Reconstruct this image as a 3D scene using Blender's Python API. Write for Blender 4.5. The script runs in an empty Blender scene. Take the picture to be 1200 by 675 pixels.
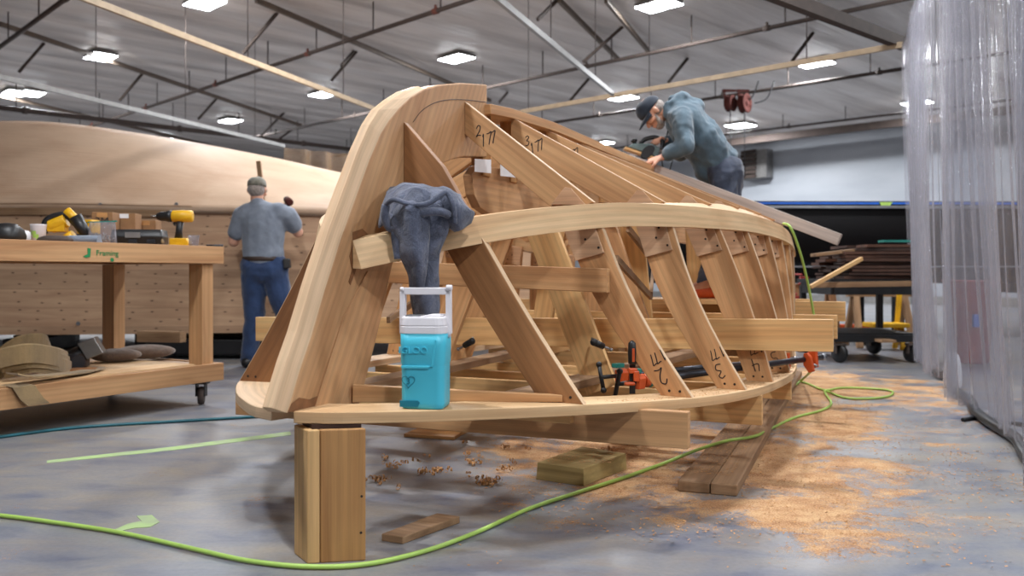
EXPOSURE = 0.62
import bpy, bmesh, math, random
from mathutils import Vector, Matrix, noise
V = Vector
R = random.Random(7)
scene = bpy.context.scene
COL = scene.collection
PI = math.pi

# ------------------------------------------------------------------ camera: 1200x675, f = 1000 px, eye height 0.87
EYE, FPX, HOR = 0.87, 1000.0, 320.0
def PY(x, y, Y):                      # point of the place seen at (x, y) at distance Y
    return V(((x-600)/FPX*Y, Y, EYE+(HOR-y)/FPX*Y))
def PZ(x, y, z):                      # same, at height z
    Y = (z-EYE)*FPX/(HOR-y)
    return V(((x-600)/FPX*Y, Y, z))
def srgb(r, g, b):
    f = lambda c: (c/255/12.92) if c/255 <= .04045 else ((c/255+.055)/1.055)**2.4
    return (f(r), f(g), f(b), 1)
def lerp(a, b, t): return a+(b-a)*t
def interp(tab, x):                   # smooth interpolation through a table
    n = len(tab)
    if x <= tab[0][0]: return tab[0][1]
    if x >= tab[-1][0]: return tab[-1][1]
    for i in range(n-1):
        if tab[i][0] <= x <= tab[i+1][0]: break
    x0, y0 = tab[i]; x1, y1 = tab[i+1]
    h = x1-x0; t = (x-x0)/h; d = (y1-y0)/h
    def sl(k):
        if k == 0: return (tab[1][1]-tab[0][1])/(tab[1][0]-tab[0][0])
        if k == n-1: return (tab[-1][1]-tab[-2][1])/(tab[-1][0]-tab[-2][0])
        return (tab[k+1][1]-tab[k-1][1])/(tab[k+1][0]-tab[k-1][0])
    m0, m1 = sl(i), sl(i+1)
    return ((2*t**3-3*t*t+1)*y0+(t**3-2*t*t+t)*h*m0+(-2*t**3+3*t*t)*y1+(t**3-t*t)*h*m1)
def smooth(pts, k=6):                 # Catmull-Rom through points
    pts = [V(p) for p in pts]; out = []
    for i in range(len(pts)-1):
        p0 = pts[max(i-1, 0)]; p1 = pts[i]; p2 = pts[i+1]; p3 = pts[min(i+2, len(pts)-1)]
        for j in range(k):
            t = j/k
            out.append(.5*((2*p1)+(p2-p0)*t+(2*p0-5*p1+4*p2-p3)*t*t+(3*p1-p0-3*p2+p3)*t**3))
    out.append(pts[-1]); return out

# ------------------------------------------------------------------ mesh builder
class MB:
    def __init__(s): s.v = []; s.f = []; s.uv = []; s.sm = []
    def add(s, pts): i = len(s.v); s.v += [V(p) for p in pts]; return list(range(i, i+len(pts)))
    def face(s, idx, g=None, uv=None, smooth=False):
        if uv is None:
            p = [s.v[i] for i in idx]
            n = V((0, 0, 0))
            for i in range(len(p)): n += (p[i]-p[0]).cross(p[(i+1) % len(p)]-p[0])
            n = n.normalized() if n.length > 1e-12 else V((0, 0, 1))
            g = V(g).normalized() if g is not None else V((1, 0, 0))
            c = n.cross(g)
            if c.length < .35:
                c = n.cross(V((0, 0, 1)) if abs(n.z) < .8 else V((1, 0, 0))); g2 = c.normalized(); c = n.cross(g2)
                uv = [(q.dot(g2)*8, q.dot(c)) for q in p]
            else:
                c.normalize(); uv = [(q.dot(g), q.dot(c)) for q in p]
        s.f.append(tuple(idx)); s.uv.append(uv); s.sm.append(smooth)
    def prism(s, pts, th, g=None):     # closed polygon pushed along vector th
        th = V(th); a = s.add(pts); b = s.add([V(p)+th for p in pts]); n = len(pts)
        nn = V((0, 0, 0)); P = [V(p) for p in pts]
        for i in range(n): nn += (P[i]-P[0]).cross(P[(i+1) % n]-P[0])
        if nn.dot(th) > 0: s.face(a[::-1], g); s.face(b, g); fl = False
        else: s.face(a, g); s.face(b[::-1], g); fl = True
        for i in range(n):
            j = (i+1) % n
            q = [a[i], a[j], b[j], b[i]]
            s.face(q[::-1] if fl else q, g)
    def beam(s, p0, p1, w, h, up=(0, 0, 1), g=None):    # board: width w (sideways), height h (along up)
        p0, p1 = V(p0), V(p1); d = (p1-p0).normalized(); u = V(up); sd = d.cross(u).normalized(); u = sd.cross(d).normalized()
        q = [p0+sd*(w/2*a)+u*(h/2*b) for a, b in ((-1, -1), (1, -1), (1, 1), (-1, 1))]
        s.prism(q, p1-p0, g if g else d)
    def box(s, c, d, rz=0, g=None):
        c = V(c); m = Matrix.Rotation(rz, 3, 'Z')
        q = [c+m@V((a*d[0]/2, b*d[1]/2, -d[2]/2)) for a, b in ((-1, -1), (1, -1), (1, 1), (-1, 1))]
        s.prism(q, (0, 0, d[2]), g if g else m@V((1, 0, 0)))
    def sweep(s, rings, closed=True, caps=True, smooth=False):
        n = len(rings[0]); ids = [s.add(r) for r in rings]
        L = [0]
        for i in range(1, len(rings)): L.append(L[-1]+(V(rings[i][0])-V(rings[i-1][0])).length)
        W = [0]
        for j in range(n): W.append(W[-1]+(V(rings[0][(j+1) % n])-V(rings[0][j])).length)
        m = n if closed else n-1
        for i in range(len(rings)-1):
            for j in range(m):
                k = (j+1) % n
                s.face([ids[i][j], ids[i][k], ids[i+1][k], ids[i+1][j]], smooth=smooth,
                       uv=[(L[i], W[j]), (L[i], W[j+1]), (L[i+1], W[j+1]), (L[i+1], W[j])])
        if closed and caps:
            for r, rev in ((0, True), (-1, False)):
                q = ids[r][::-1] if rev else ids[r]
                s.face(q, uv=[(s.v[i].x, s.v[i].z) for i in q])
    def tube(s, pts, r, n=8, caps=True):
        pts = [V(p) for p in pts]; rings = []; prev = None
        for i, p in enumerate(pts):
            d = (pts[min(i+1, len(pts)-1)]-pts[max(i-1, 0)])
            d = d.normalized() if d.length > 1e-9 else V((0, 0, 1))
            if prev is None:
                a = d.cross(V((0, 0, 1)) if abs(d.z) < .9 else V((1, 0, 0))).normalized()
            else:
                a = prev-d*prev.dot(d); a = a.normalized() if a.length > 1e-6 else d.orthogonal().normalized()
            prev = a; b = d.cross(a); rr = r[i] if isinstance(r, (list, tuple)) else r
            rings.append([p+(a*math.cos(2*PI*k/n)+b*math.sin(2*PI*k/n))*rr for k in range(n)])
        s.sweep(rings, True, caps, True)
    def lathe(s, prof, c=(0, 0, 0), ax=(0, 0, 1), n=20, sx=1, sy=1):
        c = V(c); ax = V(ax).normalized(); a = ax.orthogonal().normalized() if abs(ax.z) < .99 else V((1, 0, 0)); b = ax.cross(a)
        rings = [[c+ax*z+(a*math.cos(2*PI*k/n)*sx+b*math.sin(2*PI*k/n)*sy)*max(r, 1e-4) for k in range(n)] for r, z in prof]
        s.sweep(rings, True, True, True)
    def ell(s, c, r, m=None, n=14, k=9):
        c = V(c); r = (r, r, r) if not hasattr(r, '__len__') else r; m = m or Matrix.Identity(3)
        rings = []
        for i in range(k+1):
            t = -PI/2+PI*i/k; q = max(math.cos(t), .002)
            rings.append([c+m@V((r[0]*q*math.cos(2*PI*j/n), r[1]*q*math.sin(2*PI*j/n), r[2]*math.sin(t))) for j in range(n)])
        s.sweep(rings, True, True, True)
    def cap(s, p0, p1, r0, r1, sq=None):                # tapered limb with round ends
        p0, p1 = V(p0), V(p1); d = (p1-p0); L = d.length; d = d.normalized()
        a = (V(sq)-d*V(sq).dot(d)).normalized() if sq is not None else d.orthogonal().normalized(); b = d.cross(a); rings = []
        fl = .72 if sq is not None else 1
        for i in range(6):
            t = -PI/2+PI/2*i/5; rings.append((p0+d*(math.sin(t)*r0), r0*math.cos(t)))
        for i in range(1, 6):
            t = i/6; rings.append((p0.lerp(p1, t), lerp(r0, r1, t)))
        for i in range(6):
            t = PI/2*i/5; rings.append((p1+d*(math.sin(t)*r1), r1*math.cos(t)))
        s.sweep([[p+(a*math.cos(2*PI*k/12)+b*math.sin(2*PI*k/12)*fl)*max(q, .0008) for k in range(12)] for p, q in rings], True, True, True)
    def merge(s, o, M=None):
        k = len(s.v); s.v += [(M@q if M else q.copy()) for q in o.v]
        s.f += [tuple(i+k for i in f) for f in o.f]; s.uv += o.uv; s.sm += o.sm
    def mesh(s, name):
        me = bpy.data.meshes.new(name); me.from_pydata([tuple(p) for p in s.v], [], s.f)
        uvl = me.uv_layers.new(name='UVMap'); k = 0
        for uv in s.uv:
            for q in uv: uvl.data[k].uv = q; k += 1
        for p, sm in zip(me.polygons, s.sm): p.use_smooth = sm
        return me

# ------------------------------------------------------------------ objects
ROOTM = {}
def thing(name, label, cat, loc=(0, 0, 0), rz=0, group=None):
    o = bpy.data.objects.new(name, None); COL.objects.link(o); o.location = loc; o.rotation_euler = (0, 0, rz); o.empty_display_size = .05
    o['label'] = label; o['category'] = cat
    if group: o['group'] = group
    ROOTM[o.name] = Matrix.Translation(V(loc)) @ Matrix.Rotation(rz, 4, 'Z')
    return o
def rootm(o):
    while o.parent: o = o.parent
    return ROOTM.get(o.name, Matrix.Identity(4))
def obj(name, mb, mat, parent=None, world=False, bev=0, label=None, fix=True, smooth_all=False):
    """world=True: the vertices are in world coordinates"""
    me = mb.mesh(name) if isinstance(mb, MB) else mb
    if fix and len(me.polygons) < 60000:
        bm = bmesh.new(); bm.from_mesh(me); bmesh.ops.recalc_face_normals(bm, faces=bm.faces[:]); bm.to_mesh(me); bm.free()
    if world:
        if parent is not None: me.transform(rootm(parent).inverted())
        else:                                           # give the thing its own origin at its base
            xs = [v.co for v in me.vertices]
            lo = V((min(v.x for v in xs), min(v.y for v in xs), min(v.z for v in xs))); hi = V((max(v.x for v in xs), max(v.y for v in xs), 0))
            c = V(((lo.x+hi.x)/2, (lo.y+hi.y)/2, lo.z)); me.transform(Matrix.Translation(-c))
    o = bpy.data.objects.new(name, me); COL.objects.link(o)
    if world and parent is None: o.location = c; ROOTM[o.name] = Matrix.Translation(c)
    if parent is not None: o.parent = parent
    me.materials.append(mat)
    if bev:
        m = o.modifiers.new('Bevel', 'BEVEL'); m.width = bev; m.segments = 2; m.limit_method = 'ANGLE'
    if smooth_all:
        for p in me.polygons: p.use_smooth = True
    if label: o['label'] = label
    return o
def tag(o, label, cat, group=None, kind=None):
    o['label'] = label; o['category'] = cat
    if group: o['group'] = group
    if kind: o['kind'] = kind
    return o
def struct(o): o['kind'] = 'structure'; return o
def copy_tree(o, parent=None, loc=None, rz=None):
    c = o.copy(); COL.objects.link(c); c.parent = parent
    if loc is not None: c.location = loc
    if rz is not None: c.rotation_euler = (0, 0, rz)
    for ch in list(o.children): copy_tree(ch, c)
    return c
def text_mesh(body, size, ex=.0008, sx=1):
    cu = bpy.data.curves.new('lettering', 'FONT'); cu.body = body; cu.size = size; cu.extrude = ex; cu.align_x = 'CENTER'; cu.align_y = 'CENTER'; cu.resolution_u = 3
    o = bpy.data.objects.new('lettering', cu); COL.objects.link(o)
    bpy.context.view_layer.update(); dg = bpy.context.evaluated_depsgraph_get()
    me = bpy.data.meshes.new_from_object(o.evaluated_get(dg)); bpy.data.objects.remove(o)
    return me
def put_text(name, body, size, at, xd, yd, mat, parent, ex=.0008):
    me = text_mesh(body, size, ex); xd = V(xd).normalized(); yd = V(yd).normalized(); n = xd.cross(yd).normalized(); yd = n.cross(xd)
    M = Matrix(((xd.x, yd.x, n.x, at[0]), (xd.y, yd.y, n.y, at[1]), (xd.z, yd.z, n.z, at[2]), (0, 0, 0, 1)))
    me.transform(M); me.materials.clear()
    return obj(name, me, mat, parent, world=True, fix=False)
def pen(name, strokes, size, at, xd, yd, mat, parent, r=.0028):     # marker writing, strokes in a unit box
    xd = V(xd).normalized(); yd = V(yd).normalized(); n = xd.cross(yd).normalized(); mb = MB()
    for st in strokes:
        pts = smooth([V(at)+xd*(q[0]*size)+yd*(q[1]*size) for q in [(a, b) for a, b in st]], 4)
        rings = []
        for i, p in enumerate(pts):
            d = (pts[min(i+1, len(pts)-1)]-pts[max(i-1, 0)]).normalized(); sd = n.cross(d)
            rings.append([p-sd*r-n*.0006, p+sd*r-n*.0006, p+sd*r+n*.0006, p-sd*r+n*.0006])
        mb.sweep(rings)
    return obj(name, mb, mat, parent, world=True)
G1 = [[(0, .8), (.08, 1), (.05, 0)]]
G2 = [[(0, .75), (.2, 1), (.42, .8), (.3, .4), (0, .02), (.2, .08), (.5, 0)]]
G3 = [[(0, .9), (.25, 1), (.4, .8), (.15, .55), (.42, .35), (.3, .05), (0, .1)]]
G4 = [[(.1, 1), (0, .5), (.25, .45), (.5, .5)], [(.38, .95), (.36, 0)]]
G5 = [[(.45, 1), (.1, 1), (.05, .6), (.4, .5), (.4, .1), (0, .05)]]
G7 = [[(0, .95), (.2, .95), (.42, 1), (.3, .5), (.2, 0)]]
def glyphs(gs, dx=.5, row=0):
    out = []
    for i, g in enumerate(gs): out += [[(a+dx*i, b+row) for a, b in st] for st in g]
    return out

# ------------------------------------------------------------------ materials
class NT:
    def __init__(s, name):
        s.m = bpy.data.materials.new(name); s.m.use_nodes = True; s.t = s.m.node_tree; s.t.nodes.clear()
        s.out = s.n('ShaderNodeOutputMaterial'); s.b = s.n('ShaderNodeBsdfPrincipled'); s.l(s.b.outputs[0], s.out.inputs[0])
    def n(s, t, **kw):
        q = s.t.nodes.new(t)
        for k, v in kw.items():
            if k.startswith('i_'):
                q.inputs[k[2:].replace('_', ' ')].default_value = v
            else: setattr(q, k, v)
        return q
    def l(s, a, b): s.t.links.new(a, b)
    def noise(s, vec, scale, detail=4, rough=.5, dist=0):
        q = s.n('ShaderNodeTexNoise'); q.inputs['Scale'].default_value = scale; q.inputs['Detail'].default_value = detail
        q.inputs['Roughness'].default_value = rough; q.inputs['Distortion'].default_value = dist
        if vec is not None: s.l(vec, q.inputs['Vector'])
        return q.outputs['Fac']
    def map(s, vec, sc=(1, 1, 1), loc=(0, 0, 0), rot=(0, 0, 0)):
        q = s.n('ShaderNodeMapping'); q.inputs['Scale'].default_value = sc; q.inputs['Location'].default_value = loc; q.inputs['Rotation'].default_value = rot
        s.l(vec, q.inputs['Vector']); return q.outputs[0]
    def ramp(s, fac, stops):
        q = s.n('ShaderNodeValToRGB'); e = q.color_ramp.elements
        while len(e) < len(stops): e.new(.5)
        for el, (p, c) in zip(e, stops): el.position = p; el.color = c if len(c) == 4 else (*c, 1)
        s.l(fac, q.inputs[0]); return q.outputs[0]
    def mix(s, fac, a, b, mode='MIX'):
        q = s.n('ShaderNodeMix', data_type='RGBA', blend_type=mode)
        for v, i in ((fac, 0), (a, 6), (b, 7)):
            if hasattr(v, 'is_output') or hasattr(v, 'links'): s.l(v, q.inputs[i])
            elif i == 0: q.inputs[0].default_value = v
            else: q.inputs[i].default_value = v
        return q.outputs[2]
    def math(s, op, a, b=0, c=0, clamp=False):
        q = s.n('ShaderNodeMath', operation=op, use_clamp=clamp)
        for v, i in ((a, 0), (b, 1), (c, 2)):
            if hasattr(v, 'links'): s.l(v, q.inputs[i])
            else: q.inputs[i].default_value = v
        return q.outputs[0]
    def bump(s, h, st=.3, d=.01):
        q = s.n('ShaderNodeBump'); q.inputs['Strength'].default_value = st; q.inputs['Distance'].default_value = d
        s.l(h, q.inputs['Height']); s.l(q.outputs[0], s.b.inputs['Normal']); return q
    def col(s, c): 
        if hasattr(c, 'links'): s.l(c, s.b.inputs['Base Color'])
        else: s.b.inputs['Base Color'].default_value = c
    def set(s, **kw):
        for k, v in kw.items(): s.b.inputs[k.replace('_', ' ')].default_value = v
def g3(v): return (v, v, v, 1)

def wood(name, a, b, ring=10, knots=False, rough=.6, var=.22, plies=False, blotch=.25):
    t = NT(name); tc = t.n('ShaderNodeTexCoord'); oi = t.n('ShaderNodeObjectInfo')
    off = t.n('ShaderNodeVectorMath', operation='MULTIPLY_ADD'); t.l(oi.outputs['Random'], off.inputs[0])
    off.inputs[1].default_value = (37.3, 21.7, 11.1); t.l(tc.outputs['UV'], off.inputs[2]); uv = off.outputs[0]
    g = t.noise(t.map(uv, (.8, ring, 1)), 1, 5, .55, .9)
    c = t.ramp(g, [(.28, b), (.5, tuple(lerp(x, y, .65) for x, y in zip(b, a))), (.72, a)])
    ws = t.n('ShaderNodeTexWave', wave_type='BANDS', bands_direction='Y'); t.l(t.map(uv, (.55, 9, 1)), ws.inputs['Vector'])
    ws.inputs['Scale'].default_value = 1.1; ws.inputs['Distortion'].default_value = 9; ws.inputs['Detail'].default_value = 2; ws.inputs['Detail Scale'].default_value = .6
    c = t.mix(.3, c, t.ramp(ws.outputs['Fac'], [(.1, g3(.62)), (.75, g3(1))]), 'MULTIPLY')
    fine = t.noise(t.map(uv, (4, 210, 1)), 1, 3)
    c = t.mix(.35, c, t.ramp(fine, [(.3, g3(.66)), (.62, g3(1))]), 'MULTIPLY')
    if knots:
        vo = t.n('ShaderNodeTexVoronoi'); t.l(t.map(uv, (2.1, 7, 1)), vo.inputs['Vector']); vo.inputs['Scale'].default_value = 1
        c = t.mix(t.ramp(vo.outputs['Distance'], [(.05, g3(.85)), (.1, g3(0))]), c, (b[0]*.25, b[1]*.2, b[2]*.15, 1))
    bl = t.noise(t.map(uv, (1.3, 2.6, 1)), 1, 3, .6, .4)
    c = t.mix(blotch, c, t.ramp(bl, [(.35, (.55, .46, .36, 1)), (.55, g3(1))]), 'MULTIPLY')
    vr = t.math('MULTIPLY_ADD', oi.outputs['Random'], var, 1-var)
    cc = t.n('ShaderNodeCombineColor'); [t.l(vr, cc.inputs[i]) for i in range(3)]
    c = t.mix(1, c, cc.outputs[0], 'MULTIPLY')
    t.col(c); t.set(Roughness=rough); t.bump(fine, .15, .002)
    return t.m
def plain(name, c, rough=.5, metal=0, var=.12, scale=9, bump=0, coat=0, spec=None):
    t = NT(name); tc = t.n('ShaderNodeTexCoord'); n = t.noise(tc.outputs['Object'], scale, 4)
    k = tuple(x*(1-var*2) for x in c[:3])+(1,)
    t.col(t.ramp(n, [(.3, k), (.65, c)])); t.set(Roughness=rough, Metallic=metal, Coat_Weight=coat)
    if spec is not None: t.set(Specular_IOR_Level=spec)
    if bump: t.bump(t.noise(tc.outputs['Object'], scale*8, 3), bump, .003)
    return t.m
def cloth(name, c, dark, scale=240, fold=9, rough=.95, st=.6):
    t = NT(name); tc = t.n('ShaderNodeTexCoord'); o = tc.outputs['Object']
    n = t.noise(o, scale, 3, .6); f = t.noise(o, fold, 3, .5, .5)
    t.col(t.mix(.5, t.ramp(f, [(.3, dark), (.6, c)]), t.ramp(n, [(.3, dark), (.7, c)])))
    h = t.math('MULTIPLY_ADD', n, .12, f); t.bump(h, st, .02); t.set(Roughness=rough, Sheen_Weight=.25); return t.m
def emit(name, c, st):
    t = NT(name); t.t.nodes.remove(t.b); e = t.n('ShaderNodeEmission'); e.inputs[0].default_value = c; e.inputs[1].default_value = st
    t.l(e.outputs[0], t.out.inputs[0]); return t.m

M = {}
M['frame'] = wood('oak_frame', srgb(226, 178, 126), srgb(184, 128, 80), 7, blotch=.3)
M['plyw'] = wood('stem_laminate', srgb(218, 174, 128), srgb(184, 132, 90), 3, rough=.55, var=.06, blotch=.45)
M['rail'] = wood('pale_rail', srgb(232, 198, 152), srgb(204, 158, 110), 6, var=.08, blotch=.25)
M['edge'] = wood('fresh_edge', srgb(230, 200, 164), srgb(206, 166, 126), 8, var=.05)
M['pine'] = wood('pine_board', srgb(236, 194, 134), srgb(208, 152, 94), 8, knots=True, var=.12, blotch=.15)
M['fir'] = wood('fir_post', srgb(206, 156, 98), srgb(166, 112, 62), 16, var=.1, blotch=.3)
M['walnut'] = wood('brown_frame', srgb(176, 124, 78), srgb(120, 76, 42), 6, var=.1, blotch=.5)
M['gusset'] = wood('plywood_gusset', srgb(216, 176, 140), srgb(182, 138, 102), 5, var=.1)
M['grey'] = wood('weathered_plank', srgb(214, 200, 190), srgb(172, 152, 140), 9, knots=True, var=.02, rough=.8, blotch=.1)
M['dull'] = wood('dull_plank', srgb(172, 138, 104), srgb(128, 96, 66), 9, var=.1, rough=.8, blotch=.5)
M['green'] = wood('treated_block', srgb(176, 152, 98), srgb(132, 108, 60), 12, var=.1, rough=.8)
M['dark'] = wood('dark_lumber', srgb(104, 66, 46), srgb(52, 32, 24), 9, var=.5, rough=.7)
M['hull'] = wood('hull_skin', srgb(204, 176, 150), srgb(182, 148, 120), 1.6, var=.02, rough=.6, blotch=.15)
M['bench'] = wood('bench_timber', srgb(202, 158, 112), srgb(166, 118, 76), 9, knots=True, var=.1, blotch=.2)
M['ink'] = plain('marker_ink', srgb(30, 26, 30), .6)
M['screw'] = plain('screw_hole', srgb(38, 28, 24), .5)
M['steel'] = plain('bright_steel', srgb(170, 172, 176), .35, .9)
M['pipe'] = plain('black_pipe', srgb(62, 64, 70), .38, .7)
M['black'] = plain('black_plastic', srgb(24, 24, 26), .45)
M['orange'] = plain('orange_paint', srgb(206, 84, 34), .4)
M['teal_tape'] = plain('green_tape', srgb(34, 128, 116), .5)
M['white'] = plain('white_plastic', srgb(226, 222, 226), .45, var=.03)
M['cyan'] = plain('turquoise_plastic', srgb(74, 192, 216), .42, var=.04, scale=4, bump=.03)
M['cyan_d'] = plain('dark_turquoise', srgb(16, 116, 140), .45, var=.05)
M['yellow'] = plain('yellow_plastic', srgb(226, 172, 22), .45)
M['red'] = plain('red_paint', srgb(160, 40, 34), .45)
M['reel'] = plain('dull_red_reel', srgb(84, 36, 28), .95)
M['leather'] = plain('dark_leather', srgb(58, 42, 34), .6)
M['rust'] = plain('rusty_fitting', srgb(116, 62, 48), .6)
M['stain'] = plain('glue_stain', srgb(136, 92, 60), .45, var=.2, scale=30)
M['blue'] = plain('blue_tape', srgb(34, 98, 196), .5)
M['hose_g'] = plain('lime_hose', srgb(166, 200, 96), .45, var=.06)
M['hose_t'] = plain('teal_hose', srgb(16, 92, 104), .45)
M['gloss'] = plain('black_gelcoat', srgb(10, 8, 9), .45, var=.02, spec=.15)
M['paper'] = plain('paper_pattern', srgb(236, 234, 236), .8, var=.04)
M['green_ink'] = plain('green_stencil', srgb(22, 126, 70), .7)
M['card'] = plain('cardboard', srgb(150, 112, 76), .85)
M['towel'] = cloth('blue_grey_towel', srgb(104, 110, 130), srgb(30, 34, 48), 300, 16, .98, 1)
M['hood'] = cloth('grey_blue_sweatshirt', srgb(92, 112, 124), srgb(58, 74, 86), 260, 7)
M['shirt'] = cloth('grey_blue_shirt', srgb(134, 142, 154), srgb(98, 106, 120), 300, 7)
M['jeans'] = cloth('blue_jeans', srgb(42, 64, 102), srgb(20, 34, 62), 260, 8)
M['slate'] = cloth('slate_trousers', srgb(66, 74, 92), srgb(38, 43, 56), 260, 8)
M['navy'] = cloth('navy_cap', srgb(40, 50, 64), srgb(22, 28, 40), 200, 12, st=.2)
M['camo'] = cloth('camouflage_cap', srgb(136, 132, 118), srgb(62, 62, 56), 60, 26, st=.2)
M['skin'] = plain('skin', srgb(220, 166, 140), .5, var=.08, scale=20, spec=.3)
M['beard'] = cloth('grey_beard', srgb(176, 166, 158), srgb(110, 98, 92), 300, 60)
M['strap'] = cloth('yellow_webbing', srgb(148, 122, 82), srgb(92, 78, 58), 300, 5, st=.2)
M['rag'] = cloth('brown_sandbag', srgb(112, 92, 78), srgb(64, 52, 44), 120, 12)
M['shaving'] = plain('wood_shaving', srgb(208, 154, 98), .8, var=.3, scale=60)
M['pantgreen'] = plain('planer_housing', srgb(98, 118, 118), .4)
M['tan_steel'] = plain('tan_steel_channel', srgb(178, 156, 128), .5, .2)
M['pipe_br'] = plain('brown_sprinkler_pipe', srgb(74, 62, 56), .8, 0)
M['purlin'] = plain('painted_purlin', srgb(112, 98, 86), .6)
M['galv'] = plain('galvanised_steel', srgb(150, 148, 146), .4, .6)
# ------------------------------------------------------------------ the hall
U1 = V((-.700, .714, 0)).normalized(); U2 = V((U1.y, -U1.x, 0))       # wall direction, depth direction
WALL_V, ROOM_L, ROOM_R, ROOM_B, CEIL = 24.4, 34.0, -13.0, -9.0, 5.07
def UV(u, v, z=0): return U1*u+U2*v+V((0, 0, z))

def floor_material():
    t = NT('stained_concrete'); tc = t.n('ShaderNodeTexCoord'); o = tc.outputs['Object']
    a = t.noise(t.map(o, (.8, .8, 1)), .9, 6, .6, .6); b = t.noise(t.map(o, (2.2, 5, 1), rot=(0, 0, .3)), 1.2, 6, .65, .5); f = t.noise(o, 60, 4)
    c = t.ramp(a, [(.3, srgb(74, 84, 108)), (.46, srgb(106, 110, 120)), (.6, srgb(134, 130, 124)), (.75, srgb(80, 90, 112))])
    c = t.mix(.55, c, t.ramp(b, [(.3, srgb(70, 82, 110)), (.46, srgb(122, 124, 130)), (.66, srgb(150, 140, 126))]))
    c = t.mix(.25, c, t.ramp(f, [(.3, g3(.5)), (.6, g3(1))]), 'MULTIPLY')
    # dry brown smears of old stain
    s = t.noise(t.map(o, (1.2, 3.5, 1), loc=(3, 1, 0)), 1.5, 6, .7, 1)
    c = t.mix(t.ramp(s, [(.58, g3(0)), (.72, g3(.45))]), c, srgb(124, 98, 80))
    # sawdust lying on the concrete around the planks: distance to three heaps
    m = None
    for cx, cy, rx, ry in ((1.2, 3.85, .85, 1.6), (1.75, 5.2, 1.0, 1.7), (.45, 4.1, 1.0, 1.4), (1.0, 3.05, .8, .5), (2.3, 6.6, 1.7, 2.2)):
        q = t.map(o, (1/rx, 1/ry, 0), (-cx/rx, -cy/ry, 0)); ln = t.n('ShaderNodeVectorMath', operation='LENGTH'); t.l(q, ln.inputs[0])
        k = t.math('SUBTRACT', 1, ln.outputs['Value'], clamp=True); m = k if m is None else t.math('MAXIMUM', m, k)
    n1 = t.noise(t.map(o, (1.5, 1.9, 1), rot=(0, 0, .25)), 1.5, 12, .74, .4); n2 = t.noise(o, 120, 3, .8)
    d = t.math('ADD', t.math('MULTIPLY', m, .8), t.math('MULTIPLY_ADD', n1, 2.4, -1.38)); d = t.math('ADD', d, t.math('MULTIPLY_ADD', n2, .9, -.45))
    k = t.ramp(d, [(.14, g3(0)), (.34, g3(.95))])
    c = t.mix(k, c, t.ramp(t.math('MULTIPLY_ADD', t.noise(o, 7, 5, .7), .5, t.math('MULTIPLY', t.noise(o, 150, 2, .7), .5)), [(.36, srgb(128, 82, 44)), (.47, srgb(180, 132, 86)), (.58, srgb(206, 168, 122))]))
    t.col(c)
    rr = t.math('MULTIPLY_ADD', a, .35, .2); rr = t.math('ADD', rr, t.math('MULTIPLY', k, .5), clamp=True); t.l(rr, t.b.inputs['Roughness'])
    t.bump(t.math('MULTIPLY_ADD', k, t.noise(o, 220, 3), t.math('MULTIPLY', f, .15)), .35, .006); return t.m
def ceiling_material():
    t = NT('wrinkled_white_liner'); tc = t.n('ShaderNodeTexCoord'); ang = math.atan2(U2.y, U2.x)
    vr = t.n('ShaderNodeVectorRotate', rotation_type='Z_AXIS'); t.l(tc.outputs['Object'], vr.inputs['Vector']); vr.inputs['Angle'].default_value = -ang
    o = vr.outputs[0]
    n = t.noise(t.map(o, (.25, 2.2, 1)), 1, 5, .6, .6); w = t.n('ShaderNodeTexWave', wave_type='BANDS', bands_direction='Y'); t.l(t.map(o, (.05, .33, 1)), w.inputs['Vector'])
    w.inputs['Scale'].default_value = 1; w.inputs['Distortion'].default_value = .6; w.inputs['Detail'].default_value = 1
    c = t.ramp(n, [(.25, srgb(178, 168, 162)), (.5, srgb(216, 208, 202)), (.72, srgb(236, 230, 226))])
    t.col(c); t.set(Roughness=.42)
    t.bump(t.math('ADD', t.math('MULTIPLY', n, 1.0), t.math('MULTIPLY', w.outputs['Fac'], .7)), .8, .12); return t.m
def wall_material():
    t = NT('painted_liner_wall'); tc = t.n('ShaderNodeTexCoord'); n = t.noise(t.map(tc.outputs['Object'], (.6, .6, 2)), 1, 3)
    t.col(t.ramp(n, [(.3, srgb(150, 155, 162)), (.7, srgb(164, 168, 174))])); t.set(Roughness=.5); return t.m
M['floor'] = floor_material(); M['ceil'] = ceiling_material(); M['wall'] = wall_material()

def quad(name, pts, mat):
    mb = MB(); mb.prism(pts, (V(pts[1])-V(pts[0])).cross(V(pts[2])-V(pts[1])).normalized()*-.1); o = obj(name, mb, mat); return struct(o)
c4 = [UV(ROOM_R, ROOM_B), UV(ROOM_R, WALL_V), UV(ROOM_L, WALL_V), UV(ROOM_L, ROOM_B)]
def up(p, z): return V((p.x, p.y, z))
mb = MB(); mb.prism([up(p, -.1) for p in c4], (0, 0, .1)); struct(obj('floor', mb, M['floor']))
mb = MB(); mb.prism([up(p, CEIL) for p in c4], (0, 0, .1)); struct(obj('ceiling', mb, M['ceil']))
for nm, a, b, nrm in (('wall_back', c4[1], c4[2], U2), ('wall_left', c4[2], c4[3], U1), ('wall_front', c4[3], c4[0], -U2), ('wall_right', c4[0], c4[1], -U1)):
    mb = MB(); mb.prism([up(a, 0), up(b, 0), up(b, CEIL), up(a, CEIL)], nrm*.12); struct(obj(nm, mb, M['wall']))
mb = MB(); a, b = UV(ROOM_R, WALL_V-.03, .12), UV(ROOM_L, WALL_V-.03, .12); mb.beam(a, b, .04, .24); struct(obj('baseboard_back', mb, M['galv']))

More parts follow.
